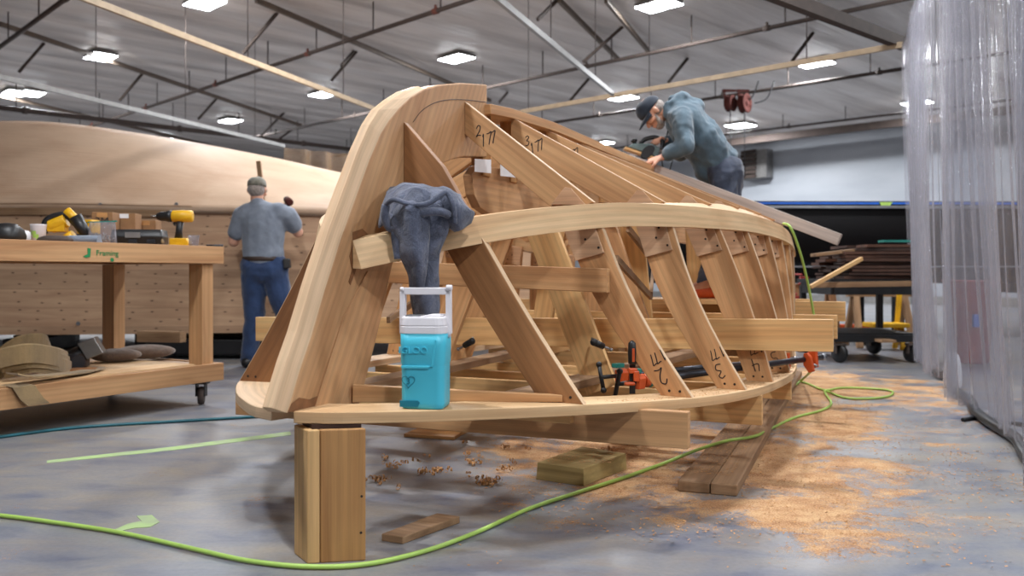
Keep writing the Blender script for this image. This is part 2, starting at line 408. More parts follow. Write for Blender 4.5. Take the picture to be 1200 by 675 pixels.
# ------------------------------------------------------------------ ceiling lights
M['panel'] = emit('light_diffuser', (.90, .95, 1, 1), 22)
lamp = bpy.data.lights.new('panel_light', 'AREA'); lamp.shape = 'RECTANGLE'; lamp.size = .56; lamp.size_y = .36; lamp.energy = 62; lamp.color = (.93, .96, 1)
LZ = 4.98
seen = [(240, 4), (118, 67), (37, 110), (535, 69), (379, 111), (270, 142), (190, 163), (772, 7), (956, 75), (865, 147), (730, 115), (707, 168), (1075, 121)]
where = ['cut by the top edge above the stem light', 'second along the row over the planked hull', 'at the far end of the row over the planked hull', 'directly above the curved stem top',
         'between the stem and the planked hull', 'above the planked hull beside the sprinkler pipe', 'lowest and farthest over the planked hull', 'large and near, above the stooping worker',
         'just under the tan track near the curtain', 'behind the back of the stooping worker', 'above the cap of the stooping worker', 'just above the planer, small and far', 'half behind the plastic curtain edge']
pts = [PZ(x, y, LZ) for x, y in seen]
H = pts[7]; s1 = V((-3.29, 3.36, 0)); s2 = V((3.75, 3.7, 0))
for a, b in ((0, -1), (-1, 0), (-1, -1), (-1, -2), (-2, -1), (-2, -2), (-3, -2), (-3, -1), (1, 2), (3, -1)):  # unseen lights carrying on the rows, some added to brighten the frame faces
    pts.append(H+s1*a+s2*b)
rot = math.atan2(U1.y, U1.x)
root = None
for i, p in enumerate(pts):
    lab = 'bright white rectangular ceiling light '+(where[i] if i < len(where) else 'out of view over the shop floor')
    if root is None:
        root = thing('ceiling_light', lab, 'ceiling light', p, rot, 'panel lights in rows under the ceiling')
        mb = MB(); mb.prism([(-.31, -.21, .004), (.31, -.21, .004), (.31, .21, .004), (-.31, .21, .004)], (0, 0, .05)); obj('housing', mb, M['galv'], root)
        mb = MB(); mb.prism([(-.305, -.205, -.006), (.305, -.205, -.006), (.305, .205, -.006), (-.305, .205, -.006)], (0, 0, .01)); obj('diffuser', mb, M['panel'], root)
        r0 = root
    else:
        r0 = copy_tree(root, None, p, rot); r0['label'] = lab
    l = bpy.data.objects.new('panel_light', lamp); COL.objects.link(l); l.parent = r0; l.location = (0, 0, -.02)

# ------------------------------------------------------------------ pipes, tracks, braces under the ceiling
def rods(root, mat, a, b, step, ztop, r=.008):
    d = b-a; n = max(1, int(d.length/step))
    for i in range(n):
        p = a+d*((i+.5)/n); mb = MB(); mb.tube([p, up(p, ztop)], r, 5); obj('hanger_rod', mb, mat, root, world=True)
def line_px(a, b, z, e0=0, e1=0):
    p, q = PZ(*a, z), PZ(*b, z); d = (q-p).normalized(); return p-d*e0, q+d*e1
pipes = [((0, 55), (75, 0), 4.6, 2, 3, .035, 'brown sprinkler pipe crossing the top corner over the planked hull'),
         ((100, 150), (550, 0), 4.6, 14, 5, .035, 'long brown sprinkler pipe crossing above the planked hull to the frame top'),
         ((570, 103), (1055, 0), 4.6, 9, 4, .035, 'brown sprinkler pipe running from the stem top towards the curtain'),
         ((640, 145), (1062, 80), 4.6, 9, 5, .035, 'brown sprinkler pipe carrying the two red reels'),
         ((0, 126), (387, 172), 4.45, 4, 5, .06, 'thick dark pipe running low over the planked hull crown'),
         ((560, 193), (1062, 132), 4.72, 6, 6, .03, 'thin brown pipe along the top of the white back wall'),
         ((560, 201), (1062, 143), 4.55, 6, 6, .1, 'thick brown girder along the top of the white back wall')]
for i, (a, b, z, e0, e1, r, lab) in enumerate(pipes):
    p, q = line_px(a, b, z, e0, e1)
    if i == 6:
        mb = MB(); p, q = line_px(a, b, 4.75, e0, e1); mb.beam(p, q, .12, .2); t = tag(obj('ceiling_girder', mb, M['pipe_br'], world=True), lab, 'girder'); continue
    root = thing('sprinkler_pipe', lab, 'pipe', p, 0, 'pipes hung under the ceiling')
    mb = MB(); mb.tube([p, q], r, 8); obj('pipe', mb, M['pipe_br'], root, world=True)
    rods(root, M['pipe_br'], p, q, 1.6, CEIL, .012)
    n = int((q-p).length/3.2)
    for k in range(n): mb = MB(); c = p+(q-p)*((k+.3)/n); mb.tube([c, c+V((0, 0, .09))], .022, 6); mb.tube([c-(q-p).normalized()*.05, c+(q-p).normalized()*.05], r*1.35, 8); obj('sprinkler_head', mb, M['rust'] if i in (1,) else M['pipe_br'], root, world=True)
tracks = [((105, 0), (445, 130), 3, 0, 'tan steel curtain track slanting down to the curved stem'),
          ((0, 90), (333, 171), 3, 0, 'galvanised curtain track above the planked hull'),
          ((585, 0), (718, 110), 3, 0, 'galvanised curtain track slanting down over the boat frame'),
          ((560, 140), (1060, 52), 0, 0, 'long tan curtain track crossing behind the stooping worker'),
          ((1060, 52), (1083, 0), 0, 4.5, 'curtain track carrying the hanging plastic sheets')]
for i, (a, b, e0, e1, lab) in enumerate(tracks):
    p, q = line_px(a, b, 3.25, e0, e1); root = thing('curtain_track', lab, 'track', p, 0, 'curtain tracks hung on rods')
    mb = MB(); mb.beam(p, q, .04, .06); obj('channel', mb, M['tan_steel'] if i in (0, 3) else M['galv'], root, world=True)
    rods(root, M['pipe_br'], p, q, 1.7, CEIL, .006)
mb = MB(); p, q = line_px((925, 0), (1066, 54), 3.32, 1.0, 0); mb.beam(p, q, .09, .12)
tag(obj('support_beam', mb, M['pipe_br'], world=True), 'dark steel beam meeting the curtain track corner from above', 'beam')
# diagonal bracing: two pipe chords and short struts
chords = [((0, 28), (353, 147)), ((300, 0), (575, 118)), ((0, 112), (300, 183)), ((710, 0), (760, 60)), ((655, 0), (725, 70))]
for i, (a, b) in enumerate(chords):
    p, q = line_px(a, b, 4.93, 0, 0); mb = MB(); mb.beam(p, q, .05, .08)
    tag(obj('ceiling_purlin', mb, M['purlin'], world=True), ['pale purlin line over the planked hull', 'pale purlin line slanting towards the stem top', 'faint far purlin above the planked hull crown', 'pale purlin above the planer, the one nearer the big light', 'pale purlin above the planer, beside the galvanised track'][i], 'purlin')
br = [(22, 85, 52, 50), (140, 118, 168, 85), (232, 140, 257, 112), (285, 62, 325, 15), (305, 160, 333, 132), (388, 95, 418, 60), (320, 168, 345, 150), (630, 23, 657, -4),
      (683, 73, 730, 31), (668, 118, 690, 92), (783, 97, 806, 68), (585, 120, 595, 108), (400, 77, 415, 60), (928, 72, 953, 38)]
root = None
near = ['beside the first light over the hull', 'over the hull beside the far pipe', 'above the hull between two lights', 'beside the track near the top edge', 'near the worker with the drill cap', 'above the light left of the stem', 'low near the far curtain', 'at the top edge above the frame',
        'between the stem and the planer', 'just under the previous strut above the keel', 'above the cap of the stooping worker', 'beside the curved stem top', 'close to the stem shoulder', 'above the light near the curtain']
for i, (x0, y0, x1, y1) in enumerate(br):
    p = PZ(x0, y0, 4.5); q = PZ(x1, y1, 4.5); q = up(q, 4.5)
    d = q-p; ln = max(.4, min(1.2, d.length)); q = PY(x1, y1, (CEIL-EYE)*FPX/(HOR-y1)); mb = MB(); mb.beam(p, q, .035, .05)
    tag(obj('brace_strut', mb, M['pipe_br'], world=True), 'thin slanting brace strut under the ceiling '+near[i], 'brace', 'slanting struts under the ceiling')
# red reels
for x, w, lab in ((856, .17, 'smaller dark red reel hung from the ceiling pipe'), (872.5, .2, 'larger dark red reel hung from the ceiling pipe')):
    c = PY(x, 121, 17.2); t = thing('hose_reel', lab, 'reel', c-V((0, 0, .3)), 0, 'two red reels under the ceiling')
    mb = MB(); ax = V((.75, -.66, 0)).normalized(); mb.lathe([(.04, -.07), (w*.97, -.07), (w, -.06), (w, -.05), (w*.8, -.045), (w*.8, .045), (w, .05), (w, .06), (w*.97, .07), (w*.6, .07), (w*.55, .05), (.06, .05), (.05, .08), (.01, .08)], c, ax, 22); obj('drum', mb, M['reel'], t, world=True)
    mb = MB(); mb.beam(c+V((-.1, .08, .0)), c+V((-.1, .08, .3)), .03, .05, (0, 1, 0)); mb.beam(c+V((-.15, .08, .27)), c+V((.12, .08, .27)), .04, .05); obj('bracket', mb, M['reel'], t, world=True)
    mb = MB(); mb.tube(smooth([c+V((w, 0, 0)), c+V((w+.25, 0, .1)), c+V((w+.4, 0, .45))]), .015, 6); mb.tube([c+V((0, 0, -w)), c+V((0, 0, -1.5))], .01, 6); obj('hose', mb, M['black'], t, world=True)
# louvred heater on the back wall
def wallpt(x, y, off=0):              # pixel -> point on the back wall
    d = V(((x-600)/FPX, 1, 0)); k = (WALL_V-off)/d.dot(U2); return V((d.x*k, k, EYE+(HOR-y)/FPX*k))
t = thing('wall_vent', 'grey louvred unit vent high on the white back wall', 'vent', wallpt(880, 206, .3))
a, b, c, d = wallpt(868, 211, .45), wallpt(898, 207, .45), wallpt(898, 174, .45), wallpt(868, 177, .45)
mb = MB(); mb.prism([a, b, c, d], U2*.4); obj('housing', mb, M['galv'], t, world=True)
mb = MB()
for k in range(7):
    f = (k+.5)/7; p = a.lerp(d, f)+(b-a)*.05; q = a.lerp(d, f)+(b-a)*.62; p -= U2*.03; q -= U2*.03; mb.beam(p, q, .1, .09, (0, 0, 1))
obj('louvres', mb, M['pipe_br'], t, world=True)

# ------------------------------------------------------------------ plastic curtains
def plastic(nm='clear_vinyl_sheet', base=srgb(172, 170, 178), k0=.2):
    t = NT(nm); tc = t.n('ShaderNodeTexCoord'); t.set(Roughness=.09, Specular_IOR_Level=.9); t.col(base)
    n = t.noise(t.map(tc.outputs['Object'], (9, 9, 1.6)), 2.4, 4, .6, 1.2); n2 = t.noise(t.map(tc.outputs['Object'], (30, 30, 14)), 1.5, 2)
    t.bump(t.math('MULTIPLY_ADD', n2, .1, n), .8, .035)
    tr = t.n('ShaderNodeBsdfTransparent'); tr.inputs[0].default_value = (.93, .94, .96, 1); mx = t.n('ShaderNodeMixShader')
    fr = t.n('ShaderNodeLayerWeight'); fr.inputs['Blend'].default_value = .35
    k = t.math('MULTIPLY_ADD', fr.outputs['Facing'], .55, k0, clamp=True)
    t.l(k, mx.inputs[0]); t.l(tr.outputs[0], mx.inputs[1]); t.l(t.b.outputs[0], mx.inputs[2]); t.l(mx.outputs[0], t.out.inputs[0]); return t.m
M['vinyl'] = plastic()
M['vinyl_b'] = plastic('tinted_vinyl_sheet', srgb(150, 122, 94), .5)
def curtain(name, a, b, z0, z1, n, amp, lab, seed, mat, per=.22, drag=0):
    a, b = V(a), V(b); d = (b-a); L = d.length; d.normalize(); s = V((d.y, -d.x, 0)); rr = random.Random(seed); ph = [rr.random()*6 for _ in range(6)]
    mb = MB(); cols = []; N = int(n); Z = 14
    for i in range(N+1):
        u = L*i/N; col = []
        for k in range(Z+1):
            f = k/Z; z = lerp(z0, z1, f)
            w = math.sin(u/per*2*PI+ph[0]+.7*math.sin(u*2.1+ph[1])+.25*math.sin(f*3+ph[2]))*amp*(.6+.4*math.sin(u*3.3+ph[3]))*(1.15-.45*f)
            w += .05*math.sin(u*2.3+ph[4])*(1-f)+drag*(1-f)**2*.25*(1+.5*math.sin(u*5+ph[5]))
            col.append(a+d*u+s*w+V((0, 0, z-a.z if False else z)))
        cols.append(col)
    mb.sweep(cols, closed=False, smooth=True)
    o = obj(name, mb, mat, fix=False); return tag(o, lab, 'curtain')
dd = V((.342, .94, 0)).normalized()
c0 = V((4.0, 8.72, 0))
curtain('plastic_curtain', c0, c0-dd*2.5, .07, 3.21, 230, .065, 'hanging clear plastic curtain beside the dark wood cart, the farther sheet', 3, M['vinyl'], .15, -.35)
curtain('plastic_curtain', c0-dd*2.75+V((0, 0, 0)), c0-dd*6.6, .05, 3.21, 300, .055, 'hanging clear plastic curtain at the picture edge, the nearer sheet', 8, M['vinyl'], .19, -.4)
pf, qf = PZ(333, 173, 3.2), PZ(412, 181, 3.2)
curtain('plastic_curtain', (pf.x, pf.y, 0), (qf.x, qf.y, 0), .3, 3.2, 90, .1, 'brownish plastic curtain hanging far behind the planked hull', 5, M['vinyl_b'], .5)
# ------------------------------------------------------------------ the boat frame, upside down
TH = math.radians(25); AX = V((math.sin(TH), math.cos(TH), 0)); BX = V((math.cos(TH), -math.sin(TH), 0)); B0 = V((-.70, 2.6, 0))
def BT(s, b, z): return B0+AX*s+BX*b+V((0, 0, z))
def onS(x, y, s):                       # (b, z) of a pixel on the station plane s
    t = (x-600)/FPX; Y = (s+AX.dot(B0))/(AX.x*t+AX.y); p = V((t*Y, Y, 0))-B0; return p.dot(BX), EYE+(HOR-y)/FPX*Y
def onB(x, y, b):                       # (s, z) of a pixel on the buttock plane b
    t = (x-600)/FPX; Y = (b+BX.dot(B0))/(BX.x*t+BX.y); p = V((t*Y, Y, 0))-B0; return p.dot(AX), EYE+(HOR-y)/FPX*Y
SH_B = [(0, .03), (.03, .12), (.1, .22), (.3, .45), (.64, .745), (1.087, 1.005), (1.52, 1.125), (1.96, 1.17), (2.4, 1.19), (2.84, 1.158), (3.28, 1.106), (3.72, 1.05), (4.16, .99), (4.6, .93), (5.04, .86), (5.5, .78)]
SH_Z = [(0, .452), (.64, .430), (1.087, .409), (1.52, .391), (1.96, .376), (2.6, .370), (5.5, .37)]
CH_B = [(.3, .045), (.45, .2), (.64, .364), (1.087, .649), (1.52, .816), (1.96, .923), (2.4, .977), (2.84, 1.018), (3.28, 1.032), (3.72, 1.022), (4.16, .992), (4.6, .945), (5.04, .885), (5.5, .76)]
CH_Z = [(.3, .93), (.64, 1.025), (1.087, 1.093), (1.52, 1.113), (1.96, 1.122), (2.4, 1.128), (2.84, 1.122), (3.28, 1.112), (3.72, 1.098), (4.16, 1.075), (4.6, 1.055), (5.5, 1.03)]
KZ = [(.6385, 1.429), (1.087, 1.588), (1.52, 1.596), (1.96, 1.60), (5.5, 1.60)]
ST = [.6385, 1.087, 1.52, 1.96, 2.4, 2.84, 3.28, 3.72, 4.16, 4.6, 5.04, 5.5]
boat = thing('boat_frame', 'upside down wooden boat skeleton with curved stem, ribs and pale rails', 'boat frame', (B0.x, B0.y, 0))

def ring(side):                         # sheer board, a flat curved plank lying on the supports
    rows = []; ss = [0, .01, .03, .06, .1, .16, .23, .3]+[.3+i*.1 for i in range(1, 53)]
    out = []; inn = []
    for s in ss: out.append((s, interp(SH_B, s)+.012))
    for i, (s, b) in enumerate(out):
        s0, b0 = out[max(i-1, 0)]; s1, b1 = out[min(i+1, len(out)-1)]
        t = V((s1-s0, b1-b0)).normalized(); w = .17 if s < 4 else .14
        n = V((t.y, -t.x)); si, bi = s+n.x*w, b+n.y*w
        if bi < .0: si, bi = s+w*1.0, max(0, bi)
        inn.append((si, bi))
    for (s, b), (si, bi) in zip(out, inn):
        z = interp(SH_Z, s)
        q = [(s, b, z-.036), (s, b, z), (si, bi, z), (si, bi, z-.036)]
        rows.append([BT(x, y*side, w) for x, y, w in q])
    mb = MB(); mb.sweep(rows); return mb
for sd in (1, -1): obj('sheer_board', ring(sd), M['rail'] if sd > 0 else M['edge'], boat, world=True, bev=.003)
def rail_in(s): return lerp(.045, .088, max(0, min(1, (s-1.2)/1.0)))
def rail(side):
    rows = []; ss = [.3+i*.08 for i in range(66)]
    for s in ss:
        b = interp(CH_B, s); z = interp(CH_Z, s)
        q = [(b+.016, z-.047), (b-.008, z+.048), (b-.085, z+rail_in(s)), (b-.055, z-.045)]
        if s < .42: k = (s-.3)/.12; q = [(max(x, .045)+.0, y) for x, y in q]; q[2] = (q[2][0], lerp(z+.05, q[2][1], k)); q[0] = (q[0][0]+.02*(1-k), q[0][1])
        rows.append([BT(s, x*side, y) for x, y in q])
    mb = MB(); mb.sweep(rows); return mb
for sd in (1, -1): obj('chine_rail', rail(sd), M['rail'], boat, world=True, bev=.004)

# stem: traced on the boat's middle plane, real thickness
side_face = [(336, 484), (352, 430), (364, 395), (380, 340), (399, 280), (417, 230), (433, 186), (446, 156), (456, 140), (468, 126), (482, 113), (498, 104), (516, 99), (540, 97), (571, 99)]
inner = [(571, 184), (556, 184), (543, 184), (530, 187), (518, 192), (508, 200), (498, 212), (486, 236), (474, 268), (463, 300), (452, 345), (440, 395), (430, 435), (419, 477)]
HB = .038
poly = [onB(x, y, HB) for x, y in side_face+inner]
mb = MB(); outer = [onB(x, y, HB) for x, y in side_face]; inn2 = [onB(x, y, HB) for x, y in inner]
mb.prism([BT(s, HB, z) for s, z in poly], BX*(-2*HB), g=(BT(.5, 0, 1.3)-BT(0, 0, .4)))
stem = obj('stem', mb, M['plyw'], boat, world=True, bev=.006)
# tapered leading piece of the stem (two laminations with a narrow nose)
rows = []
n = len(outer)
for i in range(n-3):
    s, z = outer[i]; s0, z0 = outer[max(i-1, 0)]; s1, z1 = outer[min(i+1, n-1)]
    t = V((s1-s0, z1-z0)).normalized(); nn = V((-t.y, t.x))
    w = .044 if i < 8 else lerp(.044, .012, (i-8)/(n-12+.01)); w = max(w, .01)
    f = lambda k, b: BT(s+nn.x*k, b, z+nn.y*k)
    rows.append([f(-.004, HB-.0005), f(-.004, -HB+.0005), f(w, -.022), f(w, .014)])
mb = MB(); mb.sweep(rows); obj('stem_nose', mb, M['edge'], boat, world=True, bev=.002)
# extra lower lamination at the foot (apron)
q = [onB(x, y, HB+.002) for x, y in ((366, 484), (383, 430), (402, 372), (430, 318), (455, 318), (452, 345), (441, 392), (419, 478))]
mb = MB(); mb.prism([BT(s, HB+.001, z) for s, z in q], BX*.004, g=(BT(.5, 0, 1.3)-BT(0, 0, .4))); obj('stem_cheek', mb, M['plyw'], boat, world=True)
# pencil arc
mb = MB(); pts = [BT(*(lambda a: (a[0], HB+.001, a[1]))(onB(x, y, HB))) for x, y in ((484, 143), (494, 130), (508, 121), (525, 117), (545, 117), (571, 120))]; mb.tube(smooth(pts), .0013, 4); obj('pencil_line', mb, M['ink'], boat, world=True)

# keel plank on top, and the deep keelson web below it
mb = MB(); zs = 1.63
rows = []
for s, z, w in ((1.29, 1.612, .07), (1.5, 1.628, .075), (2.0, 1.645, .08), (3, 1.635, .09), (4, 1.63, .09), (5.5, 1.62, .07)):
    rows.append([BT(s, -w, z-.045), BT(s, w, z-.045), BT(s, w, z), BT(s, -w, z)])
mb.sweep(rows); obj('keel_plank', mb, M['frame'], boat, world=True, bev=.003)
web = [(550, 186), (600, 186), (600, 190), (650, 176), (700, 176)]
w = [(1.27, 1.50), (1.27, 1.36)]
wp = [onB(x, y, .02) for x, y in ((553, 205), (556, 228), (563, 243), (575, 251), (600, 259), (640, 264), (700, 268))]
top = [(5.3, 1.42), (3.0, 1.42), (2.6, 1.45), (2.2, 1.45)]
q = [BT(s, .02, z) for s, z in wp]+[BT(5.3, .02, 1.12)]+[BT(s, .02, z) for s, z in top]+[BT(1.9, .02, 1.38), BT(1.26, .02, 1.34)]
mb = MB(); mb.prism(q, BX*-.045, g=AX); obj('keelson_web', mb, M['plyw'], boat, world=True, bev=.003)
for s in (1.33, 1.62, 1.98, 2.42, 2.9, 3.5, 4.2):
    mb = MB(); mb.beam(BT(s, 0, 1.30), BT(s, 0, 1.60), .06, .075, AX); obj('keel_spacer_block', mb, M['fir'], boat, world=True, bev=.003)
for (x0, y0, x1, y1) in ((558, 186, 577, 203), (588, 187, 606, 208), (621, 176, 631, 192), (634, 184, 647, 201)):
    a = [onB(x, y, .06) for x, y in ((x0, y0), (x1, y0+1), (x1, y1), (x0, y1-2))]
    mb = MB(); mb.prism([BT(s, .052, z) for s, z in a], BX*.002); obj('paper_pattern', mb, M['paper'], boat, world=True)

# stations
def outer_curve(s, n=9, extra=0):       # from the sheer up to the chine, slightly hollow
    bf, zf = interp(SH_B, s), interp(SH_Z, s); bc, zc = interp(CH_B, s), interp(CH_Z, s)-.03
    out = []
    for i in range(n):
        f = i/(n-1); out.append((lerp(bf, bc, f)-.035*math.sin(PI*f)*(1 if s > .9 else .3)+(.05*math.sin(PI*f) if s > 1.9 else 0), lerp(zf, zc, f)))
    return out
def side_poly(s, w0=.12, w1=.165):
    o = outer_curve(s); q = list(o)
    for i in range(len(o)-1, -1, -1):
        f = i/(len(o)-1); q.append((o[i][0]-lerp(w0, w1, min(1, f*1.6)), o[i][1]))
    return q
TK = .032
writing = {1: ([G1, G7, G7], [G2]), 2: ([G1, G7, G7], [G3]), 3: ([G1, G7, G7], [G4]), 4: ([G1, G7, G7], [G5]), 5: ([G1, G7], [G2])}
for k, s in enumerate(ST):
    for sd in (1, -1):
        wf, wm = (.155, .165) if k == 0 else (.115, .15)
        pl = side_poly(s, wf, wm)
        mb = MB(); g = BT(0, (pl[8][0]-pl[0][0])*sd, pl[8][1]-pl[0][1])-B0
        mb.prism([BT(s-TK/2, b*sd, z) for b, z in pl], AX*TK, g=g)
        fr = obj('side_frame', mb, M['walnut'] if k == 0 else M['frame'], boat, world=True, bev=.0025)
        # bright planed edge on the outside of the frame
        oc = outer_curve(s); rows = []
        for b, z in oc: rows.append([BT(s-TK/2+.001, (b-.001)*sd, z), BT(s+TK/2-.001, (b-.001)*sd, z), BT(s+TK/2-.001, (b+.0015)*sd, z), BT(s-TK/2+.001, (b+.0015)*sd, z)])
        mb = MB(); mb.sweep(rows); obj('planed_edge', mb, M['edge'], fr, world=True)
        # two screws at the foot
        mb = MB(); bf, zf = pl[0]
        for dx in (.045, .085): mb.lathe([(.005, 0), (.005, .0012)], BT(s-TK/2, (bf-dx)*sd, zf+.022), -AX, 8)
        obj('screw_heads', mb, M['screw'], fr, world=True)
        bc, zc = oc[-1]
        if k > 0:
            zt, zb = zc+.0, zc-.125
            ob = lambda z: interp([(a[1], a[0]) for a in oc], z)
            gq = [(ob(zt)-.15, zt-.012), (ob(zt)-.028, zt+.012), (ob(zb)-.03, zb+.01), (ob(zb)-.145, zb-.02)]
            mb = MB(); mb.prism([BT(s-TK/2-.0005, b*sd, z) for b, z in gq], AX*-.014, g=BX); gu = obj('gusset', mb, M['gusset'], fr, world=True, bev=.0015)
            mb = MB()
            for b, z in ((gq[1][0]-.022, zt-.02), (gq[2][0]-.02, zb+.03), ((gq[0][0]+gq[2][0])/2+.01, (zt+zb)/2)):
                mb.lathe([(.005, 0), (.005, .0015)], BT(s-TK/2-.0145, b*sd, z), -AX, 8)
            obj('screw_heads', mb, M['screw'], gu, world=True)
        if sd == 1 and k in writing:
            up_, lo = writing[k]
            gd = (BT(s, pl[8][0], pl[8][1])-BT(s, pl[0][0], pl[0][1])).normalized(); acr = -BX.copy(); acr = (acr-gd*acr.dot(gd)).normalized()
            # rotated half a turn: reads upside down
            at = BT(s-TK/2-.001, pl[0][0]-.10+.0, pl[0][1]+.135); 
            pen('marker_writing', glyphs(up_, .42), .042, BT(s-TK/2-.001, ob(pl[0][1]+.14)-.02 if k > 0 else 0, pl[0][1]+.175), acr, -gd, M['ink'], fr, .0018)
            pen('marker_writing', glyphs(lo, .42), .062, BT(s-TK/2-.001, ob(pl[0][1]+.1)-.045, pl[0][1]+.108), acr, -gd, M['ink'], fr, .002)
        # bottom timber from keel to chine
        kz = interp(KZ, s); b0 = HB+.001 if k < 2 else .05
        bc, zc = interp(CH_B, s), interp(CH_Z, s); dep = .205 if k == 0 else .135
        tp = [(b0, kz), (bc-.04, zc+rail_in(s)*.6+.028)]
        if k == 0: tp = [(b0, kz), (lerp(b0, bc, .5), lerp(kz, zc+.08, .5)-.01), (bc-.06, zc+.07)]
        bot = [(bc-.17 if k else bc-.12, zc+.0), (b0, kz-dep)]
        if k == 0: bot = [(bc-.10, zc-.05), (b0, kz-dep-.02)]
        sf = s+TK*.5+.0005 if k else s-.012
        mb = MB(); pp = tp+bot
        mb.prism([BT(sf, b*sd, z) for b, z in pp], AX*TK, g=BT(0, (tp[-1][0]-tp[0][0])*sd, tp[-1][1]-tp[0][1])-B0)
        bf_ = obj('bottom_frame', mb, M['walnut'] if k == 0 else M['frame'], boat, world=True, bev=.0025)
        mb = MB(); a, b_ = tp[0], tp[-1]
        if k:
            mb.prism([BT(sf+.001, a[0]*sd, a[1]-.001), BT(sf+.001, b_[0]*sd, b_[1]-.001), BT(sf+.001, b_[0]*sd, b_[1]+.0015), BT(sf+.001, a[0]*sd, a[1]+.0015)], AX*(TK-.002), g=BX)
            obj('planed_edge', mb, M['edge'], bf_, world=True)
        if sd == 1 and k in (1, 2, 3):
            gd = (BT(0, b_[0]-a[0], b_[1]-a[1])-B0).normalized(); upd = (V((0, 0, 1))-gd*gd.z).normalized()
            p = BT(sf-.001, a[0], a[1])
            pen('marker_writing', glyphs([{1: G2, 2: G3, 3: G4}[k]]), .045, p+gd*.135-upd*.085, (BX*.9+V((0, 0, .2))), V((0, 0, 1)), M['ink'], bf_, .0018)
            pen('marker_writing', glyphs([G1, G7, G7], .38), .05, p+gd*.185-upd*.1, (gd+upd*1.2), (upd-gd*.8), M['ink'], bf_, .0018)
        if k > 0:                       # small triangular gusset just above the rail
            gq = [(bc-.215, zc+.05), (bc-.07, zc+.045), (bc-.13, zc+.112), (bc-.155, zc+.118)]
            mb = MB(); mb.prism([BT(sf-.0005, b*sd, z) for b, z in gq], AX*-.012, g=BX); obj('gusset', mb, M['gusset'], bf_, world=True, bev=.001)
# glue stains at the stem foot and the rail end; cleat standing on the sheer board behind the cooler
def onstem(px): return [BT(a, HB+.0015, z) for a, z in [onB(x, y, HB) for x, y in px]]
for px in ([(337, 483), (341, 473), (350, 466), (362, 468), (372, 464), (388, 466), (402, 462), (414, 464), (418, 474), (404, 472), (388, 475), (360, 480)], [(408, 330), (412, 316), (409, 300), (413, 284), (413, 272), (424, 268), (432, 276), (430, 284), (421, 288), (416, 318), (410, 334)]):
    mb = MB(); mb.prism(onstem(px), BX*.0012); obj('glue_stain', mb, M['stain'], boat, world=True)
mb = MB(); mb.prism([V((-.53, 2.835, .44)), V((.17, 2.875, .436)), V((.17, 2.875, .458)), V((-.53, 2.835, .498))], (.0, .03, 0), g=(1, 0, 0)); obj('cleat', mb, M['frame'], boat, world=True, bev=.002)
# cross spalls
def spall(s, b0, z0, b1, z1, h, mat, name='cross_board', th=.036, lean=0):
    mb = MB(); mb.prism([BT(s, b0, z0-h), BT(s, b1, z1-h), BT(s, b1, z1), BT(s, b0, z0)], AX*th, g=BT(0, b1-b0, z1-z0)-B0); return obj(name, mb, mat, boat, world=True, bev=.003)
spall(1.90, -1.80, .608, 1.43, .668, .142, M['pine'])
spall(3.30, -1.3, .612, 1.345, .622, .14, M['pine'])
spall(4.40, -1.3, .655, 1.32, .668, .14, M['pine'])
spall(5.2, -1.0, .66, 1.0, .66, .14, M['pine'])
spall(1.03, -.62, .93, .69, .887, .092, M['frame'], 'cross_tie')
spall(.67, -.66, .438, .68, .438, .085, M['pine'])
spall(.82, -.95, .375, 1.05, .397, .126, M['frame'])
spall(1.66, -1.1, .352, 1.165, .352, .128, M['pine'])
spall(2.12, -1.1, .335, 1.0, .335, .12, M['pine'])
spall(2.56, -1.15, .332, 1.175, .332, .12, M['pine'])
spall(3.5, -1.05, .332, 1.05, .332, .12, M['pine']); spall(4.5, -.9, .332, .9, .332, .12, M['pine'])
# inner mould boards and diagonal sticks
def inner_board(s, b0, z0, b1, z1, w, mat, name='mould_board', th=.03):
    a, b = BT(s, b0, z0), BT(s, b1, z1); mb = MB(); mb.beam(a, b, th, w, BX); return obj(name, mb, mat, boat, world=True, bev=.002)
inner_board(1.62, .16, 1.10, .47, .34, .15, M['pine'])
inner_board(2.2, .27, 1.12, .55, .36, .14, M['frame'])
inner_board(2.2, -.3, 1.12, -.6, .36, .14, M['frame'])
inner_board(1.62, -.1, 1.15, -.44, .34, .13, M['frame'])
inner_board(2.9, .2, 1.3, .3, .34, .14, M['pine']); inner_board(2.9, -.25, 1.3, -.4, .34, .13, M['pine'])
inner_board(3.8, -.3, 1.3, -.35, .34, .13, M['frame']); inner_board(4.6, .2, 1.3, .25, .3, .14, M['pine'])
for (x0, y0, s0, x1, y1, s1) in ((736, 268, 1.6, 787, 333, 2.3), (722, 303, 1.3, 763, 348, 2.2), (763, 345, 2.2, 766, 305, 2.6), (838, 300, 2.2, 862, 322, 2.8), (455, 375, 1.3, 520, 330, 2.2)):
    a = onS(x0, y0, s0); b = onS(x1, y1, s1); mb = MB(); mb.beam(BT(s0, *a), BT(s1, *b), .016, .03); obj('diagonal_stick', mb, M['dull'], boat, world=True)
for b in (-.52, .05, .55):              # stringers of the inner staging
    mb = MB(); mb.beam(BT(1.98, b, .5), BT(5.3, b, .5), .036, .09); obj('staging_stringer', mb, M['pine'], boat, world=True, bev=.002)
for sd in (1, -1):                      # inner floor-level battens
    mb = MB(); mb.beam(BT(.7, .35*sd, .395), BT(5.2, .62*sd, .36), .12, .035); obj('inner_batten', mb, M['dull'], boat, world=True, bev=.002)

